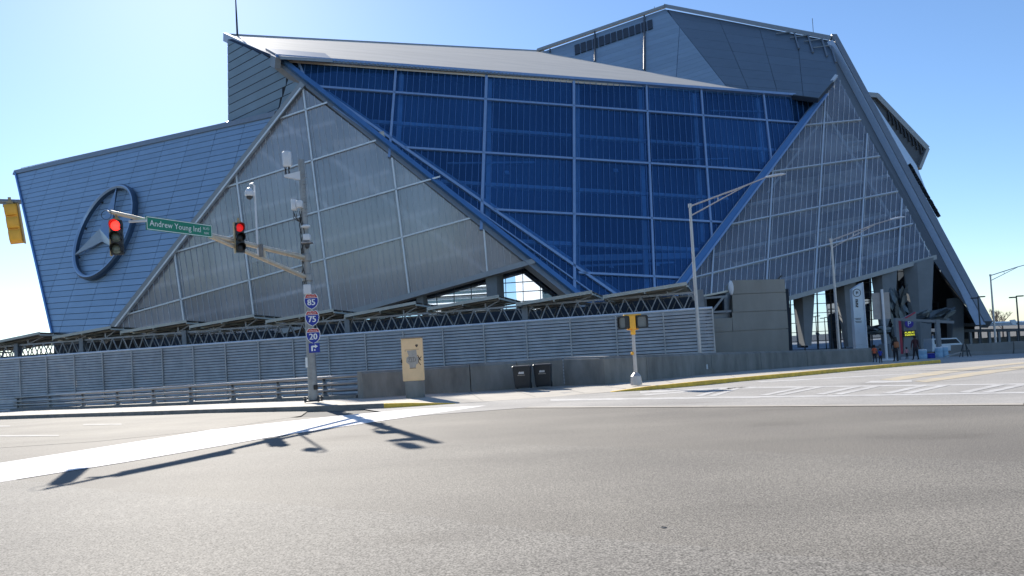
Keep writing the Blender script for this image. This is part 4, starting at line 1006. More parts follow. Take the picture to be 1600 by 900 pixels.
text_mesh(tx, 'NW', O+ri*Lx*.862+dn*Hy*.80, ri, -dn, Hy*.2, xs=Lx*.075/(text_width('NW')*Hy*.2), lift=.006); tx.build('lettering', 'sign_white', SGN)
hg = MB()
for t in (.15, .85): hg.beam(O+ri*Lx*t-nrm*.035+dn*Hy*.05, O+ri*Lx*t-nrm*.09+dn*Hy*.5, .05, .03)
hg.build('sign_bracket', 'galv', SGN)
p = UA.lerp(TIP, .80); MB().bevbox(at(215, 345.5, arm_y(215)-.1), (.55, .08, .07), .01).build('detector_bar', 'device', SG)

# interstate shields and the arrow plate
def shield_outline(c, w, h):
    pts = [(-.30, .5), (-.16, .455), (0, .5), (.16, .455), (.30, .5), (.37, .44), (.46, .30), (.5, .10), (.48, -.08), (.40, -.26), (.25, -.40), (0, -.52), (-.25, -.40), (-.40, -.26), (-.48, -.08), (-.5, .10), (-.46, .30), (-.37, .44)]
    return [c + V((x*w, 0, z*h)) for x, z in pts]
RY = PY-.23
for i, (num, px, py) in enumerate((('85', 486.5, 471), ('75', 487.8, 497.3), ('20', 489.5, 524.6))):
    c = at(px, py, RY); w, h = .60, .66
    pw = ['topmost', 'middle', 'lowest'][i]
    R_ = root('highway_shield', c-V((0, 0, h/2)), f'red and blue highway shield numbered {num}, {pw} of three on the mast', 'highway sign', 'highway shields on the mast')
    o = MB(); sh = shield_outline(c, w, h); o.hexa(sh, [p+V((0, .02, 0)) for p in sh]); o.build('shield_plate', 'sign_white', R_)
    o = MB(); s2 = shield_outline(c+V((0, -.004, 0)), w*.93, h*.93)
    rd = [p for p in s2 if p.z-c.z > .22*h]; zc = c.z+.235*h
    cut = lambda pts, keep: None
    pl = [(p.x-c.x, p.z-c.z) for p in s2]; up_, lo_ = split_poly(pl, lambda p: p[1]-.245*h)
    _, lo_ = split_poly(pl, lambda p: p[1]-.215*h)
    # the top of the outline is concave, so its red cap is fanned from its middle
    cm = V((c.x, c.y-.004, c.z+.33*h)); ps = [V((c.x+x, c.y-.004, c.z+z)) for x, z in up_]
    o.add([cm]+ps, [(0, k+1, (k+1) % len(ps)+1) for k in range(len(ps))]); o.build('red_cap', 'sign_red', R_)
    o = MB(); o.add([V((c.x+x, c.y-.004, c.z+z)) for x, z in lo_], [tuple(range(len(lo_)))]); o.build('blue_field', 'sign_blue', R_)
    o = MB(); hh = h*.40; text_mesh(o, num, V((c.x, c.y-.005, c.z-.24*h)), (1, 0, 0), (0, 0, 1), hh, lift=.004, align='CENTER', xs=.95)
    # thicken the numerals with shifted copies
    for dx in (-.012, .012): text_mesh(o, num, V((c.x+dx, c.y-.005, c.z-.24*h)), (1, 0, 0), (0, 0, 1), hh, lift=.0042+dx*.01, align='CENTER', xs=.95)
    text_mesh(o, 'INTERSTATE', V((c.x, c.y-.005, c.z+.285*h)), (1, 0, 0), (0, 0, 1), h*.085, lift=.004, align='CENTER', xs=.8); o.build('numerals', 'sign_white', R_)
c = at(491.2, 543.6, RY); AR = root('arrow_plate', c-V((0, 0, .2)), 'small blue plate with a white right-turn arrow below the shields', 'road sign')
MB().box(c, (.46, .02, .40)).build('plate', 'sign_blue', AR)
o = MB(); Pt = lambda x, z: c + V((x, -.0145, z))
o.add([Pt(*p) for p in ((-.13, -.13), (-.06, -.13), (-.06, .03), (.03, .03), (.03, -.02), (.16, .065), (.03, .15), (.03, .10), (-.10, .10), (-.13, .07))], [(0, 1, 2, 9), (9, 2, 3, 7, 8), (3, 4, 5), (3, 5, 7), (7, 5, 6)])
o.box(Pt(.02, -.09)+V((0, .002, 0)), (.05, .006, .07)); o.build('arrow', 'sign_white', AR)

# ------------------------------------------------------------------ sidewalk furniture
def ground_xy(p): return p
cp = G(648, 620, .15); RZ = rad(4)
CB = root('utility_cabinet', cp, 'cream steel utility cabinet with scrawled tags on a concrete plinth', 'cabinet')
h_pl = at(648, 595, cp.y).z-cp.z; h_cb = at(645, 528.5, cp.y).z-cp.z; wc = 33*cp.y/F
o = MB(); o.bevbox(cp+V((0, .3, h_pl/2-.05)), (wc*.88, .6, h_pl+.1), .02, RZ); o.build('plinth', 'concrete', CB)
o = MB(); o.bevbox(cp+V((-.03, .3, (h_pl+h_cb)/2)), (wc, .62, h_cb-h_pl), .025, RZ); bd = o.build('cabinet_body', 'cabinet', CB)
o = MB(); o.bevbox(cp+V((-.03, .28, h_cb+.03)), (wc*1.02, .7, .05), .015, RZ); o.build('cabinet_roof', 'sign_back', CB)
fy = -.012
ctx = lambda x, z: cp + V((-.03, .3, (h_pl+h_cb)/2)) + Matrix.Rotation(RZ, 3, 'Z') @ V((x, -.31+fy, z))
o = MB(); o.hexa([ctx(x, z) for x, z in ((-wc*.46, -.80), (wc*.46, -.80), (wc*.46, .80), (-wc*.46, .80))], [ctx(x, z)+V((0, .02, 0)) for x, z in ((-wc*.46, -.80), (wc*.46, -.80), (wc*.46, .80), (-wc*.46, .80))]); dr = o.build('cabinet_door', 'cabinet', CB)
fy = -.016
o = MB()
blob = [(-.22, .38), (.18, .40), (.20, .12), (.26, .05), (.24, -.16), (.14, -.22), (.12, -.34), (-.12, -.34), (-.14, -.2), (-.26, -.1), (-.24, .08), (-.14, .16)]
o.add([ctx(0, 0)]+[ctx(x, z) for x, z in blob], [(0, k+1, (k+1) % len(blob)+1) for k in range(len(blob))]); o.build('buffed_patch', 'grey_scrub', dr)
fy = -.020; o = MB()
def scr(pts, w=.014):
    for a, b in zip(pts[:-1], pts[1:]):
        d = V((b[0]-a[0], 0, b[1]-a[1])).normalized(); n = V((-d.z, 0, d.x))*w; o.add([ctx(*a)-n, ctx(*b)-n, ctx(*b)+n, ctx(*a)+n], [(0, 1, 2, 3)])
scr([(.22, .18), (.30, .02), (.24, -.1), (.34, -.24)]); scr([(.38, .1), (.25, .0)]); scr([(.24, .1), (.36, -.06)]); scr([(.16, .60), (.25, .60), (.20, .52), (.16, .60)], .02); scr([(-.13, -.36), (.13, -.36)], .01)
scr([(-.2, .06), (-.08, .1), (-.16, -.08), (-.02, -.1), (-.06, .08), (.06, .1), (.02, -.08), (.14, -.06), (.1, .1)], .006); scr([(-.28, .42), (-.28, .34)], .006); scr([(-.28, .42), (.3, .42)], .004); o.build('graffiti', 'ink', dr)
o = MB(); o.bevbox(ctx(-wc*.52, -.05)+V((0, .05, 0)), (.05, .08, .16), .01); o.build('door_handle', 'black', dr)

def trash_bin(px, py, label):
    p = G(px, py, .15); w = 28*p.y/F; h = 37*p.y/F; r = root('wheeled_bin', p, label, 'trash bin', 'bins against the wall')
    rz = rad(-9); R = Matrix.Rotation(rz, 3, 'Z'); Q = lambda x, y, z: p + R @ V((x, y+.42, z))
    def ring(sx, sy, z): return [Q(x*sx, y*sy, z) for x, y in ((-.92, -1), (.92, -1), (1, -.9), (1, .9), (.92, 1), (-.92, 1), (-1, .9), (-1, -.9))]
    o = MB(); o.loft([ring(w*.40, .27, .06), ring(w*.42, .29, .15), ring(w*.485, .36, h*.9), ring(w*.485, .36, h*.93)]); bd_ = o.build('bin_body', 'bin', r)
    o = MB(); o.loft([ring(w*.51, .39, h*.93), ring(w*.515, .395, h*.965), ring(w*.47, .34, h)]); o.build('lid', 'bin', r)
    for s_ in (-1, 1):
        o = MB(); o.lathe(Q(s_*w*.4, .33, .13), [(.05, -.03), (.13, -.03), (.13, .03), (.05, .03)], 14, R=R @ Matrix.Rotation(math.pi/2, 3, 'Y')); o.build('wheel', 'tyre', r, smooth=True)
    o = MB(); o.tube([Q(-w*.4, .42, h*.92), Q(w*.4, .42, h*.92)], .025, 8); o.build('handle_bar', 'bin', r, smooth=True)
    sl = (.36-.29)/(h*.9-.15)
    M_ = lambda x, z: Q(x, -.29-(z-.15)*sl-.006, z)
    o = MB(); zc = h*.70
    for x0, a in ((-.10, .5), (-.045, -.35), (.0, .1), (.05, .45), (.10, -.4)):
        o.add([M_(x0-.03, zc-.045), M_(x0+.02, zc-.05), M_(x0+.035+a*.04, zc+.03), M_(x0+.005+a*.05, zc+.055), M_(x0-.03+a*.02, zc+.01)], [(0, 1, 2, 3, 4)])
    o.build('city_emblem', 'mark', bd_)
    o = MB(); x = -.17
    while x < .16: wd_ = random.uniform(.018, .034); o.add([M_(x, zc-.125), M_(x+wd_, zc-.125), M_(x+wd_, zc-.092), M_(x, zc-.092)], [(0, 1, 2, 3)]); x += wd_+.012
    o.build('small_print', 'grey_scrub', bd_)
trash_bin(815.5, 608.5, 'left one of two black wheeled bins against the concrete wall')
trash_bin(848, 606, 'right one of two black wheeled bins against the concrete wall')

pp_ = G(994.5, 601.5, .14); PD_ = root('pedestrian_signal', pp_, 'pedestrian signal post with two black-framed lenses on a yellow mount', 'pedestrian signal')
hp = at(989, 491, pp_.y).z-pp_.z
o = MB(); o.lathe(pp_, [(.235, 0), (.235, .04), (.205, .36), (.12, .46), (.085, .5)], 8); o.build('cast_base', 'lamp_pole', PD_)
o = MB(); o.tube([pp_+V((0, 0, .45)), pp_+V((0, 0, hp-.55))], [.075, .065], 14); o.build('post', 'lamp_pole', PD_, smooth=True)
c = pp_+V((0, 0, hp-.32))
o = MB(); o.bevbox(c+V((-.02, -.02, 0)), (.26, .24, .54), .02); o.bevbox(c+V((0, .0, .29)), (.70, .2, .06), .015); o.bevbox(c+V((0, .05, -.28)), (.46, .14, .06), .015); o.lathe(c+V((0, 0, -.5)), [(.09, 0), (.1, .04), (.1, .22)], 12); o.build('yellow_mount', 'signal_yellow', PD_)
def phead(cc, yaw, w):
    R = Matrix.Rotation(yaw, 3, 'Z'); Q = lambda x, y, z: cc + R @ V((x, y, z))
    def rr(a, y): b = a-.05; return [Q(x*w, y, z) for x, z in ((-a, -b), (-b, -a), (b, -a), (a, -b), (a, b), (b, a), (-b, a), (-a, b))]
    o = MB(); A_, B_, C_, D_ = rr(.26, -.12), rr(.26, .1), rr(.205, -.12), rr(.205, -.05); k = 8
    o.add(A_+B_+C_+D_, [(i, (i+1) % k, k+(i+1) % k, k+i) for i in range(k)] + [(i, (i+1) % k, 2*k+(i+1) % k, 2*k+i) for i in range(k)] + [(2*k+i, 2*k+(i+1) % k, 3*k+(i+1) % k, 3*k+i) for i in range(k)] + [tuple(range(k, 2*k))]); hd = o.build('signal_head', 'black', PD_)
    o = MB(); o.prism(rr(.206, -.055), R @ V((0, .02, 0))); o.build('head_lens', 'ped_glass', hd)
phead(c+V((.36, -.02, .0)), rad(8), .92); phead(c+V((-.36, -.02, .0)), rad(-52), .92)
o = MB(); o.bevbox(pp_+V((-.1, -.06, hp*.45)), (.1, .1, .12), .02); o.build('push_button', 'signal_yellow', PD_)

# ------------------------------------------------------------------ street lamps
def lamp(bpx, bpy, tpx, tpy, arm, y, label, s=1.0):
    b = at(bpx, bpy, y); t = V((b.x, b.y, at(tpx, tpy, y).z)); r = root('street_lamp', V((b.x, b.y, gz(y))), label, 'street lamp', 'cobra-head street lamps')
    o = MB(); o.tube([V((b.x, b.y, gz(y))), V((b.x, b.y, b.z)), t], [.13*s, .12*s, .075*s], 12); o.build('lamp_post', 'lamp_pole', r, smooth=True)
    o = MB(); o.tube([t-V((0, 0, .12)), t+V((0, 0, .1))], .11*s, 10); o.build('post_cap', 'lamp_pole', r, smooth=True)
    p1, p2 = at(*arm[0], y), at(*arm[1], y)
    o = MB(); o.tube([t-V((0, 0, .05)), p1, p2], [.05*s, .045*s, .035*s], 8); o.build('upper_arm', 'lamp_pole', r, smooth=True)
    o = MB(); o.tube([t-V((0, 0, .62*s)), p1.lerp(p2, .05)], [.04*s, .03*s], 8); o.beam(t.lerp(p1, .5), (t-V((0, 0, .62*s))).lerp(p1, .5), .03*s, .03*s); o.build('lower_arm', 'lamp_pole', r, smooth=True)
    d = (p2-p1).normalized(); e_ = at(*arm[2], y); L_ = (e_-p2).length
    ring = []
    for tt, w, h in ((0, .06, .06), (.18, .10, .09), (.5, .19, .11), (.82, .17, .08), (1, .06, .03)):
        cc = p2.lerp(e_, tt); ring.append([cc + V((0, math.cos(a)*w*s, math.sin(a)*h*s*(1 if math.sin(a) > 0 else .55))) for a in (2*math.pi*k/12 for k in range(12))])
    o = MB(); o.loft(ring); o.build('lamp_head', 'device', r, smooth=True)
lamp(1093.5, 548, 1080.5, 320, [(1165, 290), (1205, 274)], 0, '') if False else None
lamp(1094, 560, 1080.5, 321, [(1165, 290), (1197, 277), (1228, 272)], 43.5, 'tall pale street lamp at the end of the screen fence')
lamp(1311, 545, 1297, 375, [(1368, 350), (1392, 343), (1414, 339)], 56.0, 'street lamp in front of the right glazing, by the precast block')
lamp(1556, 540, 1546.5, 430, [(1590, 417), (1625, 408), (1650, 405)], 84.0, 'street lamp rising over the barriers at the far right')
def twin(bpx, tpx, tpy, y, label, w=15):
    t = at(tpx, tpy, y); r = root('twin_lamp', V((t.x, t.y, gz(y))), label, 'street lamp', 'twin-head lamps')
    MB().tube([V((t.x, t.y, gz(y))), t], [.12, .08], 8).build('lamp_post', 'steel_dark', r, smooth=True)
    for s_ in (-1, 1):
        o = MB(); o.bevbox(t+V((s_*w*.5*y/F, 0, .06*s_+.03)), (w*y/F*.95, .4, .16), .05); o.build('lamp_head', 'steel_dark', r)
twin(1530, 1528, 465, 98, 'twin-headed dark lamp beside the foot of the roof fin', 11)
twin(1593, 1588, 464, 95, 'twin-headed dark lamp at the right edge of view', 11)

# ------------------------------------------------------------------ entrance area on the right
def upright(px, py, zo=.15): return G(px, py, zo)
# totem
yT = 66.0
q = [(1331.5, 452), (1346.5, 442), (1355, 541), (1337, 541)]
TO = root('totem_sign', V((at(1345, 541, yT).x, yT, gz(yT))), 'tall pale metal totem with slanted top, ring emblem and vertical lettering', 'totem sign')
Q = [at(x, y, yT) for x, y in q]; Q[2].z = Q[3].z = gz(yT)
mid = lambda t: (Q[3].lerp(Q[0], t), Q[2].lerp(Q[1], t))
for t0, t1 in ((0, .22), (.222, .99)):
    a, b = mid(t0); c, d = mid(t1)
    if t1 > .9: c, d = Q[0], Q[1]
    MB().hexa([a, b, d, c], [p+V((0, .5, 0)) for p in (a, b, d, c)]).build('totem_panel', 'totem', TO)
MB().tube([at(1347.6, 441, yT), V((at(1355.5, 541, yT).x, yT, gz(yT)))], .07, 8).build('totem_edge', 'device', TO)
c = at(1339, 457.5, yT-.03); o = MB(); n = 24
for k in range(n):
    a, b = 2*math.pi*k/n, 2*math.pi*(k+1)/n; R1, R2 = .36, .31; P_ = lambda r, t: c+V((r*math.cos(t), 0, r*math.sin(t)))
    o.add([P_(R1, a), P_(R1, b), P_(R2, b), P_(R2, a)], [(0, 1, 2, 3)])
for dx, dz, w, h in ((-.05, .0, .06, .26), (.05, .08, .12, .06), (.08, -.02, .06, .12)): o.add([c+V((dx-w/2, -.001, dz-h/2)), c+V((dx+w/2, -.001, dz-h/2)), c+V((dx+w/2, -.001, dz+h/2)), c+V((dx-w/2, -.001, dz+h/2))], [(0, 1, 2, 3)])
o.build('ring_mark', 'ink', TO)
o = MB()
for k in range(5):
    p = at(1338.6+k*.15, 468.5+k*2.6, yT-.02); o.box(p, (.22, .02, .09)); o.box(p+V((.06*(-1)**k, 0, -.05)), (.08, .02, .06))
for k in range(4): p = at(1340.5+k*.5, 497.3+k*1.7+(k > 1)*1.2, yT-.02); o.box(p, (.58-.1*(k % 2), .02, .04))
o.build('printed_lines', 'ink', TO)
# sign seen from behind on a white post
yS = G(1385, 566, .15).y; yS = 51.0
pB_ = V((at(1386, 565, yS).x, yS, gz(yS)+.15))
SB = root('road_sign', pB_, 'plain grey back of a large road sign on a white post', 'road sign')
o = MB(); o.tube([pB_-V((0, 0, .1)), V((pB_.x, yS, at(1379, 452, yS).z))], .09, 8); o.build('post', 'device', SB, smooth=True)
a, b = at(1362, 458, yS+.1), at(1389, 456.5, yS+.1); hgt = at(1362, 458, yS).z-at(1365, 499.5, yS).z
o = MB(); o.hexa([a, b, b-V((0, 0, hgt)), a-V((0, 0, hgt))], [p+V((0, .03, 0)) for p in (a, b, b-V((0, 0, hgt)), a-V((0, 0, hgt)))]); o.build('sign_sheet', 'sign_back', SB)
o = MB()
for t in (.2, .8): z = a.z-hgt*t; o.box(V(((a.x+b.x)/2, yS+.08, z)), ((b-a).length*.95, .05, .06))
o.build('sign_rail', 'galv', SB)
MB().bevbox(pB_+V((0, 0, .05)), (1.0, .5, .12), .03).build('footing', 'device', SB)
# garage entrance frame
yG = 60.0
GT = root('height_gate', V((at(1435, 555, yG).x, yG, gz(yG))), 'grey steel height gate over the parking entrance', 'gate')
for x0, x1, yt in ((1397, 1402, 497), (1457, 1463, 500)):
    a, b = at(x0, yt, yG), at(x1, yt, yG); w = b.x-a.x; MB().bevbox(V(((a.x+b.x)/2+.2*(x0 > 1450), yG, (a.z+gz(yG))/2)), (w, .3, a.z-gz(yG)), .02).build('gate_post', 'pillar', GT)
MB().beam(at(1401, 499, yG), at(1490, 503.5, yG), .2, .22).build('cross_beam', 'pillar', GT)
# parking sign: red edge, purple P disc, lit board
yP = 62.0
PS_ = root('parking_sign', V((at(1420, 555, yP).x, yP, gz(yP))), 'parking pylon with a purple letter disc, red edge and lit yellow lettering', 'parking sign')
bt_ = at(1408, 553, yP)
q = [at(1412, 497, yP), at(1431.5, 487, yP), at(1432, 553, yP), at(1412, 553, yP)]; MB().hexa(q, [p+V((0, .35, 0)) for p in q]).build('pylon_panel', 'pillar', PS_)
q = [at(1404, 501, yP), at(1408, 501, yP), at(1411.5, 553, yP), at(1407, 553, yP)]; MB().hexa(q, [p+V((0, .35, 0)) for p in q]).build('red_edge', 'maroon', PS_)
q = [at(1413, 498, yP-.05), at(1430, 488, yP-.05)]; MB().beam(q[0], q[1], .08, .12).build('red_top_trim', 'maroon', PS_)
c = at(1420.5, 505.5, yP-.06); o = MB(); o.lathe(c, [(.36, -.03), (.36, .03), (.001, .03)], 24, R=Matrix.Rotation(math.pi/2, 3, 'X')); o.build('letter_disc', 'purple', PS_)
o = MB(); text_mesh(o, 'P', c+V((-.01, -.04, -.19)), (1, 0, 0), (0, 0, 1), .40, align='CENTER', xs=1.1); o.build('letter', 'sign_white', PS_)
q = [at(1411.5, 517.5, yP-.08), at(1430.5, 515.8, yP-.08), at(1430.8, 525.5, yP-.08), at(1412, 526.8, yP-.08)]; MB().hexa(q, [p+V((0, .07, 0)) for p in q]).build('lit_board', 'louvre', PS_)
o = MB(); rg = (q[1]-q[0]).normalized(); bw_ = (q[1]-q[0]).length
for k, t in enumerate(('PUBLIC', 'PARKING')): text_mesh(o, t, q[0]+rg*bw_*.5-V((0, .006, .22+.2*k)), rg, (0, 0, 1), .145, align='CENTER', xs=bw_*.78/(text_width(t)*.145), lift=.006)
o.build('lit_lettering', 'led', PS_)
# generic pile-of-blades sculpture standing in front of the pillars
def blades(name, label, yS_, specs):
    c = at(*specs[0][:2], yS_); r = root(name, V((c.x, yS_, gz(yS_))), label, 'sculpture', 'blade metal sculptures')
    o = MB(); o.bevbox(V((c.x, yS_+.8, gz(yS_)+.6)), (3.2, 2.6, 1.8), .1); o.build('plinth', 'pillar', r)
    rnd = random.Random(len(specs)*7+int(specs[0][0]))
    for (cx_, cy_, w, h, ang, n) in specs:
        for k in range(n):
            p = at(cx_+rnd.uniform(-w, w), cy_+rnd.uniform(-h, h), yS_+rnd.uniform(-.8, 1.2)); a = rad(ang+rnd.uniform(-16, 16)); L_ = rnd.uniform(1.2, 2.4); wd_ = rnd.uniform(.3, .55)
            d = V((math.cos(a), rnd.uniform(-.3, .3), math.sin(a))).normalized(); n_ = d.cross(V((0, -1, rnd.uniform(-.5, .5)))).normalized(); t_ = d.cross(n_)*.04
            pts = [p-d*L_/2, p-d*L_*.2+n_*wd_/2, p+d*L_*.2+n_*wd_*.4, p+d*L_/2, p+d*L_*.2-n_*wd_*.4, p-d*L_*.2-n_*wd_/2]
            MB().hexa([x-t_ for x in pts], [x+t_ for x in pts]).build('blade', 'sculpt', r)
yV = 86.0
blades('blade_sculpture', 'abstract sculpture of layered dark metal blades rising before the pillars', yV, [(1404, 490, 11, 14, 100, 46), (1411, 466, 4, 8, 75, 10), (1397, 470, 4, 12, 105, 14), (1400, 515, 9, 10, 80, 24), (1445, 492, 12, 5, 12, 22), (1470, 489, 14, 4, 22, 16), (1462, 499, 10, 4, 8, 12), (1375, 516, 14, 5, 5, 24)])
# jersey barriers, barrels, barricade
def jersey(a, b, label, m='box_wall'):
    d = (b-a); d.z = 0; d.normalize(); n = V((-d.y, d.x, 0)); h = .95
    pr = [(-.30, 0), (-.30, .08), (-.14, .32), (-.09, h), (.09, h), (.14, .32), (.30, .08), (.30, 0)]
    o = MB(); o.hexa([a+n*x+V((0, 0, z)) for x, z in pr], [b+n*x+V((0, 0, z)) for x, z in pr]); o.build('jersey_barrier', m, label=label, cat='barrier', group='barriers by the parking entrance')
yJ = 62.0
J = [V((at(px, 550, yJ).x, yJ+dy, gz(yJ+dy))) for px, dy in ((1487, 0), (1536, -4), (1575, -7), (1640, -11), (1700, -14))]
for a, b, lb in zip(J[:-1], J[1:], ('concrete barrier nearest the parking entrance, beside the barricade', 'concrete barrier left of the right edge street lamp', 'concrete barrier at the right edge of view', 'concrete barrier running out past the right edge')): jersey(a, a.lerp(b, .985), lb)
def barrel(px, py, y, w, h, label, m='pale_blue'):
    p = V((at(px, py, y).x, y, gz(y))); o = MB(); o.lathe(p, [(w*.46, 0), (w*.5, h*.1), (w*.5, h*.45), (w*.47, h*.5), (w*.5, h*.55), (w*.5, h*.92), (w*.42, h)], 16); r = o.build('water_barrel', m, label=label, cat='barrel', group='pale blue barrels', smooth=True); r_ = MB(); r_.lathe(p, [(w*.51, h*.90), (w*.515, h*.95), (w*.44, h*1.01)], 16); r_.build('rim', 'device', r, smooth=True)
barrel(1442, 555, 58, .6, .75, 'pale blue barrel just right of the man in dark clothes'); barrel(1467, 553, 59, .55, .85, 'pale blue barrel under the right gate post'); barrel(1476, 553, 59.5, .55, .9, 'pale blue barrel next to the concrete barriers')
o = MB(); p = V((at(1454, 556, 58.5).x, 58.5, gz(58.5))); o.bevbox(p+V((0, 0, .18)), (.5, .5, .36), .05); tb0 = o.build('blue_tub', 'blue_cloth', label='small dark blue tub between the pale barrels', cat='tub'); o = MB(); o.bevbox(p+V((0, 0, .38)), (.54, .54, .05), .01); o.build('lid', 'blue_cloth', tb0)
p = V((at(1508, 553, 56).x, 56, gz(56))); BR = root('barricade', p, 'small A-frame barricade with a low striker bar beside the barriers', 'barricade')
for dx in (-.32, .32):
    MB().beam(p+V((dx, -.2, 0)), p+V((dx*.3, 0, 1.0)), .07, .05).build('leg', 'steel_dark', BR); MB().beam(p+V((dx, .2, 0)), p+V((dx*.3, 0, 1.0)), .07, .05).build('leg', 'steel_dark', BR)
MB().beam(p+V((-.3, -.1, .45)), p+V((.3, -.1, .45)), .06, .12).build('board', 'steel_dark', BR)
MB().beam(p+V((-1.6, -.1, .12)), p+V((-.2, -.1, .42)), .06, .06).build('striker_bar', 'galv', BR)
# white van half hidden behind the gate
yc = 84.0; vp = V((at(1475, 545, yc).x, yc, gz(yc))); VN = root('white_van', vp, 'white van parked behind the entrance gate, mostly hidden', 'van')
o = MB(); pr = [(-2.2, .35), (-2.2, .95), (-1.9, 1.05), (-1.2, 1.75), (2.2, 1.8), (2.3, .35)]; o.hexa([vp+V((-x*.8, -.9, z)) for x, z in pr], [vp+V((-x*.8, .9, z)) for x, z in pr]); o.build('van_body', 'totem', VN)
o = MB(); o.hexa([vp+V((-x*.8, -.915, z)) for x, z in ((-1.65, 1.15), (-1.15, 1.62), (1.9, 1.66), (1.9, 1.15))], [vp+V((-x*.8, -.89, z)) for x, z in ((-1.65, 1.15), (-1.15, 1.62), (1.9, 1.66), (1.9, 1.15))]); o.build('side_window', 'louvre', VN)
for dx in (-1.3, 1.3): o = MB(); o.lathe(vp+V((dx, -.82, .34)), [(.12, -.1), (.34, -.1), (.34, .1), (.12, .1)], 16, R=Matrix.Rotation(math.pi/2, 3, 'X')); o.build('wheel', 'tyre', VN, smooth=True)
# far parking shelters and trees on the right
yD = 118.0
PK = root('parking_shelter', V((at(1570, 530, yD).x, yD, gz(yD))), 'long low parking shelter with pale roof at the far right', 'shelter')
a, b = at(1535, 505, yD), at(1720, 499, yD-8); q = [a, b, b-V((0, 0, .5)), a-V((0, 0, .5))]; MB().hexa(q, [p+V((0, 12, .4)) for p in q]).build('shelter_roof', 'totem', PK)
a2, b2_ = at(1488, 515, yD), at(1720, 511, yD-8); q = [a2, b2_, b2_-V((0, 0, .45)), a2-V((0, 0, .45))]; MB().hexa(q, [p+V((0, .6, 0)) for p in q]).build('eaves_beam', 'fascia_dark', PK)
for k in range(16): p = a2.lerp(b2_, k/15); MB().box(V((p.x, p.y+.3, (p.z+gz(yD))/2-.3)), (.35, .35, p.z-gz(yD)-.1)).build('shelter_post', 'steel', PK)
q = [V((a2.x, a2.y+6, gz(yD))), V((b2_.x, b2_.y+6, gz(yD)))]; MB().hexa([q[0], q[1], q[1]+V((0, 0, 1.5)), q[0]+V((0, 0, 1.5))], [p+V((0, .3, 0)) for p in (q[0], q[1], q[1]+V((0, 0, 1.5)), q[0]+V((0, 0, 1.5)))]).build('rear_wall', 'box_wall', PK)
FS_ = root('flag_panel', at(1583, 515, 94), 'small pale rounded panel fixed to the right lamp post', 'panel')
o = MB(); q = [at(x, y, 94) for x, y in ((1578, 500), (1586, 499), (1590, 505), (1587, 508), (1581, 506.5))]; o.hexa(q, [p+V((0, .12, 0)) for p in q]); o.build('panel_face', 'totem', FS_); MB().beam(at(1588, 505, 94), at(1591, 505, 94), .08, .08).build('bracket', 'steel_dark', FS_)
def bare_tree(px, py, y, h, label):
    b0 = at(px, py, y); b0 = V((b0.x, y, gz(y))); r = root('bare_tree', b0, label, 'tree', 'bare trees beyond the shelter'); rnd = random.Random(int(px))
    t = MB(); t.tube([b0, b0+V((0, 0, h*.35)), b0+V((.1, 0, h*.6))], [.22, .17, .1], 8); t.build('trunk', 'twig', r, smooth=True)
    tw = MB()
    def grow(p, d, L_, rr, dep):
        q = p + d*L_; tw.tube([p, q], [rr, rr*.6], 4)
        if dep:
            for _ in range(4): grow(p.lerp(q, rnd.uniform(.5, 1)), (d+V((rnd.uniform(-.9, .9), rnd.uniform(-.9, .9), rnd.uniform(-.1, .6)))).normalized(), L_*.66, rr*.6, dep-1)
    for _ in range(6): grow(b0+V((0, 0, h*rnd.uniform(.3, .55))), V((rnd.uniform(-.8, .8), rnd.uniform(-.8, .8), 1)).normalized(), h*.26, .07, 3)
    tw.build('crown', 'twig', r)
bare_tree(1553, 505, 175, 7.6, 'leafless tree just left of the lamp beyond the shelter'); bare_tree(1566, 506, 185, 7.0, 'leafless tree just right of the lamp beyond the shelter')
# tower blocks behind the viewer that the low mirror glass shows
def tower(x, y, w, d, h, nf, label, m, band):
    c = V((x, y, 0)); r = root('tower_block', c, label, 'building'); MB().box(c+V((0, 0, h/2)), (w, d, h)).build('wall', m, r)
    for k in range(nf):
        z = h*(k+.6)/nf; MB().box(c+V((0, d/2+.3, z)), (w*.94, 1.0, h/nf*.42)).build('window_band', band, r); MB().box(c+V((0, d/2+.9, z-h/nf*.3)), (w*.98, 2.4, h/nf*.16)).build('balcony', m, r)
    MB().box(c+V((0, 0, h+1)), (w*.5, d*.5, 2)).build('roof_plant', m, r)
tower(-22, -130, 34, 18, 46, 13, 'white balconied tower seen reflected in the left part of the low mirror glass', 'tower_white', 'tower_dark')
tower(9, -120, 12, 16, 60, 1, 'plain white tower seen reflected beside the dark one', 'tower_white', 'tower_white')
tower(20, -118, 11, 16, 48, 14, 'dark glass tower seen reflected near the blue diagonal frame', 'tower_dark', 'tower_dark')

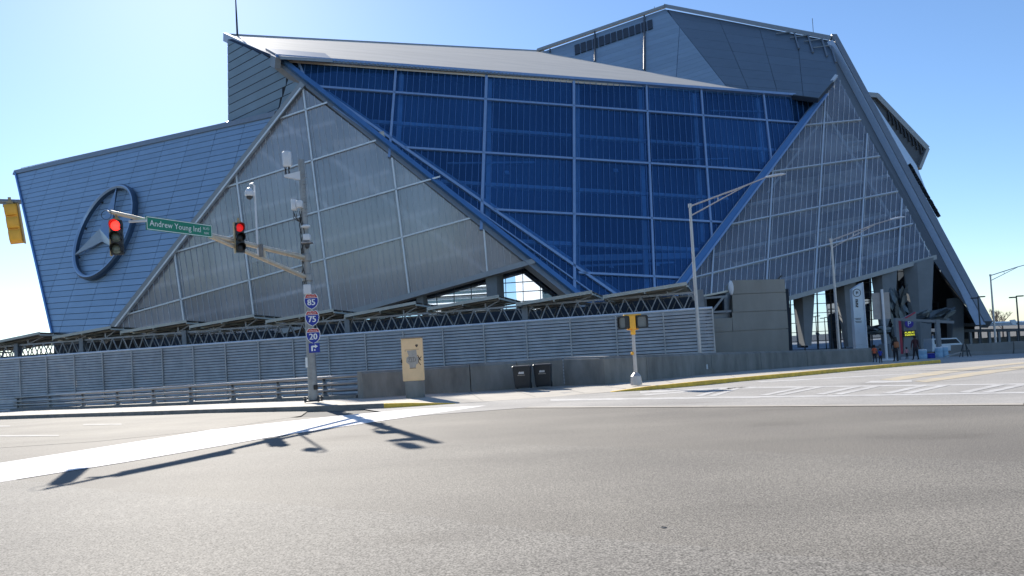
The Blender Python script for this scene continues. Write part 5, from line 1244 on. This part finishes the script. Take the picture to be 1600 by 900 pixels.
# ------------------------------------------------------------------ people
def person(px, py, hpx, label, mats, yaw=0, stride=.12, arms=((-.012, .03), (.012, -.02)), hair=(1.0, .0), bag=None, sleeve=True, y=None):
    """one continuous skinned body seen from behind; mats: skin, top, trousers, shoes"""
    b = G(px, py, .15); h = hpx*b.y/F; R = Matrix.Rotation(yaw, 3, 'Z')
    child = h < 1.35; hd_ = .155 if child else .13
    J_ = []; E = []; rad_ = []
    def j(x, yy, z, r, par=None, r2=None):
        J_.append(V((x, yy, z))*h); rad_.append((r*h, (r2 or r)*h))
        if par is not None: E.append((par, len(J_)-1))
        return len(J_)-1
    nz = 1-hd_*1.18
    pel = j(0, 0, .52, .085, None, .062); wst = j(0, .005, .61, .072, pel, .055); che = j(0, .01, .74, .088, wst, .06); nb = j(0, .0, nz-.015, .045, che, .04); nk = j(0, -.0, nz+.02, .033, nb); h1 = j(0, -.005, 1-hd_*.62, hd_*.40, nk, hd_*.46); h2 = j(0, .0, 1-hd_*.30, hd_*.38, h1, hd_*.43)
    for s_, (ax, ay) in ((-1, arms[0]), (1, arms[1])):
        sh = j(s_*.105, 0, nz-.045, .042, nb); el = j(s_*.135+ax*.5, ay*.4, nz-.205, .031, sh); wr = j(s_*.14+ax, -ay, nz-.35, .02, el); pm = j(s_*.14+ax*1.05, -ay*1.1-.005, nz-.385, .019, wr, .012)
        for f_ in range(4): a1 = j(s_*.14+ax*1.05+s_*.002, -ay*1.1-.012+f_*.0075-.004, nz-.415, .0055, pm); j(s_*.138+ax*1.05, -ay*1.1-.014+f_*.0075-.008, nz-.438+abs(f_-1.5)*.003, .005, a1)
        tb = j(s_*.132+ax, -ay*1.1-.026, nz-.395, .006, wr); j(s_*.131+ax, -ay*1.1-.034, nz-.413, .005, tb)
        hp_ = j(s_*.05, 0, .49, .064, pel); kn = j(s_*.052, -s_*stride*.25, .28, .044, hp_); an = j(s_*.05, -s_*stride*.9+.01, .045+max(0, -s_)*stride*.15, .027, kn); ft_ = j(s_*.055, -s_*stride*.9-.005, .022, .026, an); j(s_*.06, -s_*stride*.9+.095, .018, .022, ft_, .016)
    # facing away: toes point +Y
    me = bpy.data.meshes.new('person'); me.from_pydata([tuple(p) for p in J_], E, []); ob = bpy.data.objects.new('tmp', me); COL.objects.link(ob)
    md = ob.modifiers.new('s', 'SKIN'); sv = me.skin_vertices[0].data
    for k, r in enumerate(rad_): sv[k].radius = r; sv[k].use_root = (k == 0)
    md.use_smooth_shade = True; ob.modifiers.new('d', 'SUBSURF').levels = 1
    ev = bpy.data.meshes.new_from_object(ob.evaluated_get(bpy.context.evaluated_depsgraph_get())); bpy.data.objects.remove(ob)
    r = root('person', b, label, 'person', 'people on the sidewalk')
    o = MB(); o.v = [b + R @ v.co for v in ev.vertices]; o.f = [tuple(p.vertices) for p in ev.polygons]
    for p in ev.polygons:
        c = p.center/h; hand = abs(c.x) > .10 and c.z < nz-.33
        foot = c.z < .05
        if c.z > nz+.005: o.m.append(0)
        elif hand: o.m.append(0)
        elif foot: o.m.append(3)
        elif not sleeve and abs(c.x) > .115 and c.z < nz-.16: o.m.append(0)
        elif c.z > .53 or (abs(c.x) > .105 and c.z > .4): o.m.append(1)
        else: o.m.append(2)
    dz = min(v.z for v in o.v)-b.z
    o.v = [v-V((0, 0, dz)) for v in o.v]
    bd = o.build('body', list(mats), r, smooth=True)
    hc = b + R @ V((0, -.012*h, (1-hd_*.42)*h)); o = MB(); rr = hd_*h*.52
    o.ball(hc, (rr*.98*hair[0], rr*1.02*hair[0], rr*1.08), 14, 8)
    if hair[1]: o.ball(hc-V((0, .03*h, hair[1]*h*.5)), (rr*1.15, rr*.8, hair[1]*h*.7), 14, 8)
    o.build('hair', 'hair', r, smooth=True)
    # ears and a face, turned away from the street
    fm = MB()
    for s_ in (-1, 1): fm.ball(b + R @ V((s_*hd_*h*.44, .005*h, (1-hd_*.56)*h)), (.008*h, .014*h, .02*h), 8, 5)
    fm.ball(b + R @ V((0, hd_*h*.52, (1-hd_*.60)*h)), (.010*h, .014*h, .016*h), 8, 5); fm.build('ears_and_nose', mats[0], r, smooth=True)
    return b, h
person(1367.5, 566, 27, 'child in an orange shirt and dark trousers by the wall end', ('skin', 'orange', 'dark_cloth', 'tyre'), stride=.08, sleeve=False)
person(1376.5, 567, 22.5, 'child in a bright blue shirt beside the white sign post', ('skin', 'blue_cloth', 'dark_cloth', 'tyre'), stride=.06, sleeve=False)
b, h = person(1400.5, 564.5, 38, 'woman with long dark hair and a tan backpack, seen from behind', ('skin', 'dark_cloth', 'dark_cloth', 'tyre'), stride=.05, hair=(1.12, .16))
BPK = root('backpack', b+V((0, -.2, h*.56)), 'tan leather backpack on the back of the long-haired person', 'backpack')
o = MB(); o.bevbox(b+V((0, -.17, h*.68)), (.30, .17, .38), .05); o.build('pack_body', 'leather', BPK, smooth=True); o = MB(); o.bevbox(b+V((0, -.265, h*.64)), (.2, .05, .18), .02); o.build('front_pocket', 'leather', BPK)
for s_ in (-1, 1): o = MB(); o.tube([b+V((s_*.1, -.1, h*.60)), b+V((s_*.13, .02, h*.70)), b+V((s_*.11, .06, h*.80)), b+V((s_*.09, -.08, h*.80))], .018, 6); o.build('strap', 'leather', BPK)
person(1417.5, 561, 18.5, 'toddler in a pink striped top holding the hand of the man', ('skin', 'pink_cloth', 'dark_cloth', 'tyre'), stride=.05, arms=((-.05, .02), (.09, -.02)))
person(1431.5, 562, 37.5, 'man in a dark maroon jacket walking beside the toddler', ('skin', 'brown_cloth', 'dark_cloth', 'tyre'), stride=.10, arms=((-.05, .0), (.015, .03)), yaw=rad(8))
